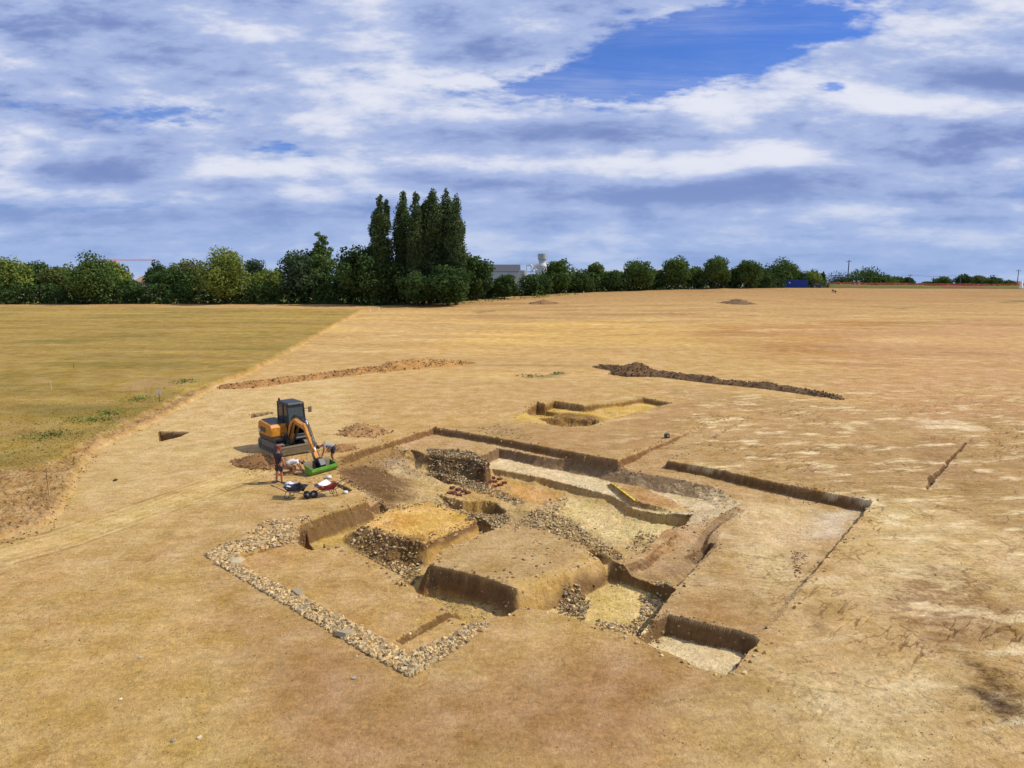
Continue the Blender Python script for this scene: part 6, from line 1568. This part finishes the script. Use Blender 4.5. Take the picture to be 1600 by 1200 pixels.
def container():
    x0, x1 = far_xy(1228, 236), far_xy(1260, 236); x = (x0 + x1) / 2; w = x1 - x0; g = gz(x, 236)
    root = empty('shipping_container', (x, 236, g), -.06, 'bright blue storage container at the east end of the hedge', 'container')
    b = MB(); n = 22; pts = []
    for i in range(n):
        a = -w / 2 + w * i / n; s = w / n; pts += [(a, 0), (a + s * .3, 0), (a + s * .5, .06), (a + s * .8, .06)]
    pts += [(w / 2, 0)]
    v = [(p[0], p[1], .15) for p in pts] + [(p[0], p[1], 2.5) for p in pts]; k = len(pts)
    b.add(v, [(i, i + 1, k + i + 1, k + i) for i in range(k - 1)]); b.box((0, 1.3, 1.32), (w, 2.4, 2.36)); b.box((0, 1.25, .1), (w + .05, 2.55, .16)); b.box((0, 1.25, 2.55), (w + .05, 2.55, .12)); b.build('shell', BLUE, root)
    p = MB(); p.box((-w / 2 + .9, -.02, 1.7), (.4, .03, .4)); p.build('notice', WHITE, root); p = MB(); p.box((w / 2 + .02, 1.25, 1.3), (.06, 2.3, 2.3)); p.build('door', BLUE, root)
container()
def car():
    x = far_xy(1275, 242); g = gz(x, 242); root = empty('parked_car', (x, 242, g), .1, 'dark grey parked car beside the blue container', 'car'); CARM = mat('dark_car_paint', (.05, .045, .055), .3, .2)
    pr = [(-2.1, .3), (-2.15, .7), (-1.95, .92), (-1.2, 1.0), (-.6, 1.42), (.7, 1.45), (1.45, 1.05), (2.1, .9), (2.15, .35)]
    b = MB(); b.prism(pr, -.85, .85); b.build('body', CARM, root, .06)
    w = MB(); w.prism([(-1.1, 1.01), (-.55, 1.36), (.65, 1.39), (1.3, 1.04)], -.865, .865); w.build('windows', GLASS, root)
    for a in (-1.3, 1.3):
        for s in (-1, 1): t = MB(); t.tube((a, s * .88, .32), (a, s * .68, .32), .32, n=16); wo = t.build('wheel', BLACK, root); t = MB(); t.tube((a, s * .89, .32), (a, s * .87, .32), .2, n=12); t.build('rim', STEEL, wo)
    for s in (-1, 1): t = MB(); t.box((2.12, s * .6, .72), (.08, .3, .14)); t.build('headlight', WHITE, root)
car()
def lamp():
    x, y, z = at(724, 469); y_ = y; root = empty('lamp_post', (x, y, z), 0, 'slim steel mast with a white cabinet at its foot by the poplars', 'lamp post')
    h = far_z(384, y) - z; b = MB(); b.tube((0, 0, 0), (0, 0, h * .93), .09, .05); b.path([(0, 0, h * .93), (-.4, 0, h), (-1.0, 0, h + .1)], .04); b.build('pole', GALV, root)
    b = MB(); b.box((-1.2, 0, h + .08), (.6, .22, .1)); b.build('lamp_head', GALV, root, .02)
    o = empty('cabinet', (x - .1, y - .6, gz(x, y - .6)), 0, 'white electrical cabinet standing on a slab at the foot of the mast', 'cabinet'); b = MB(); b.box((0, 0, .6), (1.0, .5, 1.2)); b.build('shell', mat('pale_grey_paint', (.55, .54, .5), .6), o, .02)
    b = MB(); b.box((.75, -.1, .12), (1.6, .8, .24)); b.build('base', POLE, o, .02)
lamp()
PO = []
def power_pole(px, d, top, m, label, arm=1.2, r=.16):
    x = far_xy(px, d); g = gz(x, d); zt = far_z(top, d); root = empty('power_pole', (x, d, g), 0, label, 'power pole')
    b = MB(); b.tube((0, 0, 0), (0, 0, zt - g), r * 1.2, r * .8, 8); b.build('pole', m, root)
    b = MB(); b.box((0, 0, zt - g - .6), (arm * 2, .14, .14)); b.build('crossarm', m, root)
    for s in (-1, 0, 1):
        q = MB(); q.lathe([(.01, -.05), (.08, 0), (.08, .2), (.01, .3)], (s * arm * .85, 0, zt - g - .5), 8); q.build('insulator', WHITE, root)
    PO.append((x, d, zt - .3, arm)); return root
power_pole(1322, 262, 406, DPOLE, 'tallest dark power pole beside the large spreading tree', 1.0, .2)
power_pole(1419, 290, 428.5, POLE, 'second power pole, pale and low, east of the tallest', 1.0, .14)
power_pole(1498, 290, 428.5, POLE, 'third power pole, pale, in front of the round dark tree', 1.0, .14)
power_pole(1587, 300, 421, DPOLE, 'dark power pole near the barn with the red roof', 1.1, .15)
def wire(a, b, sag, label, r=.035):
    m = MB(); n = 14; a, b = Vector(a), Vector(b)
    pts = [a.lerp(b, i / n) - Vector((0, 0, sag * 4 * (i / n) * (1 - i / n))) for i in range(n + 1)]; m.path(pts, r, 5); tag(m.build('power_line', DPOLE, None), label, 'power line')
z430 = lambda d, p=430: far_z(p, d)
wire((far_xy(1288, 262), 262, z430(262)), (far_xy(1322, 262), 262, z430(262, 429)), .2, 'wire reaching the tallest pole from the west')
wire((far_xy(1322, 262), 262, z430(262, 429.5)), (far_xy(1419, 290), 290, z430(290, 429)), 1.1, 'wire sagging from the tallest pole to the second pole')
wire((far_xy(1419, 290), 290, z430(290, 429)), (far_xy(1498, 290), 290, z430(290, 429)), .8, 'wire sagging between the second and the third pole')
wire((far_xy(1498, 290), 290, z430(290, 429)), (far_xy(1587, 300), 300, z430(300, 438)), 1.0, 'wire from the third pole towards the barn')
# bank, mesh fence and flags on the eastern skyline
def skyline_bank():
    rs = np.random.RandomState(5); px = np.linspace(1283, 1680, 160); d = 252; X = np.array([far_xy(p, d) for p in px]); prof = np.array([(0, 0), (.6, .45), (1.4, .9), (2.6, 1.05), (4, .8), (7, -.5)])
    h = 1.0 + .25 * fbm(X * .15, X * 0, 4, 1); h *= np.clip((px - 1283) / 20, 0, 1)
    V = []; Cc = []
    for i, x in enumerate(X):
        g = gz(x, d)
        for j, (a, b) in enumerate(prof):
            V.append((x, d + a, g + b * h[i] + .12 * (rs.rand() - .5) * (0 < j < 5))); t = sstep(.0, .4, fbm(np.array([x * .12]), np.array([j * .5]), 3, 2))[0]
            c = C(104, 104, 52) * (1 - t) + C(128, 96, 66) * t
            if px[i] > 1470 and px[i] < 1540: c = C(122, 88, 62)
            V[-1] = V[-1]; Cc.append(c)
    m = len(prof); idx = np.arange(len(X) * m).reshape(-1, m); F = np.stack([idx[:-1, :-1].ravel(), idx[1:, :-1].ravel(), idx[1:, 1:].ravel(), idx[:-1, 1:].ravel()], 1)
    tag(np_mesh('grassy_bank', V, F, CLOD, np.array(Cc), True), 'low weedy earth bank closing the eastern end of the site', 'earth bank')
    root = empty('mesh_fence', (0, 0, 0), 0, 'orange plastic safety fence along the top of the weedy bank', 'fence'); ORM = mat('orange_mesh', lin(214, 110, 66, .8), .7, var=.25, scale=1.5)
    b = MB(); V = []; pp = np.linspace(1290, 1680, 120)
    for p in pp:
        x = far_xy(p, 258); g = gz(x, 258); V += [(x, 258 + rs.normal(0, .1), g + .75), (x, 258 + rs.normal(0, .1), g + 1.75 + rs.normal(0, .1))]
    b.add(V, [(2 * i, 2 * i + 2, 2 * i + 3, 2 * i + 1) for i in range(len(pp) - 1)]); o = b.build('netting', ORM, root); q = o.modifiers.new('t', 'SOLIDIFY'); q.thickness = .03
    for p in np.linspace(1292, 1675, 22): x = far_xy(p, 257.9); g = gz(x, 258); s = MB(); s.tube((x, 257.9, g), (x, 257.9, g + 2.0), .05, n=6); s.build('post', POLE, root)
skyline_bank()
def tent():
    x = far_xy(1593, 250); g = gz(x, 250) + .3; m = MB(); m.lathe([(.75, 0), (.7, .1), (.18, 2.6), (.02, 2.75)], n=14); tag(m.build('marker_cone', WHITE, None, loc=(x, 250, g)), 'white pointed canvas cone on the bank by the barn', 'cone')
tent()
for i, (px, face, m, lb) in enumerate([(1301, 1.2, CHAR, 'tiny distant person in black bending on the open ground'), (1306, 2.4, mat('navy_cloth', (.03, .05, .12), .9), 'tiny distant person in navy standing beside another on the open ground')]):
    person(px, 458, face, lb, bend if i == 0 else kneel, m, CHAR2, HAIRD)
for px, py, lb in [(578, 487, 'short pale stake at the corner of the meadow below the poplars'), (592, 485, 'short pale stake next to the meadow corner'), (1078, 452, 'white peg before the domed trees'), (866, 459, 'white peg near the foot of the hedge east of the silo'), (912, 458, 'white peg between two domed trees')]:
    stake(px, py, .6, WHITE, lb, r=.09)
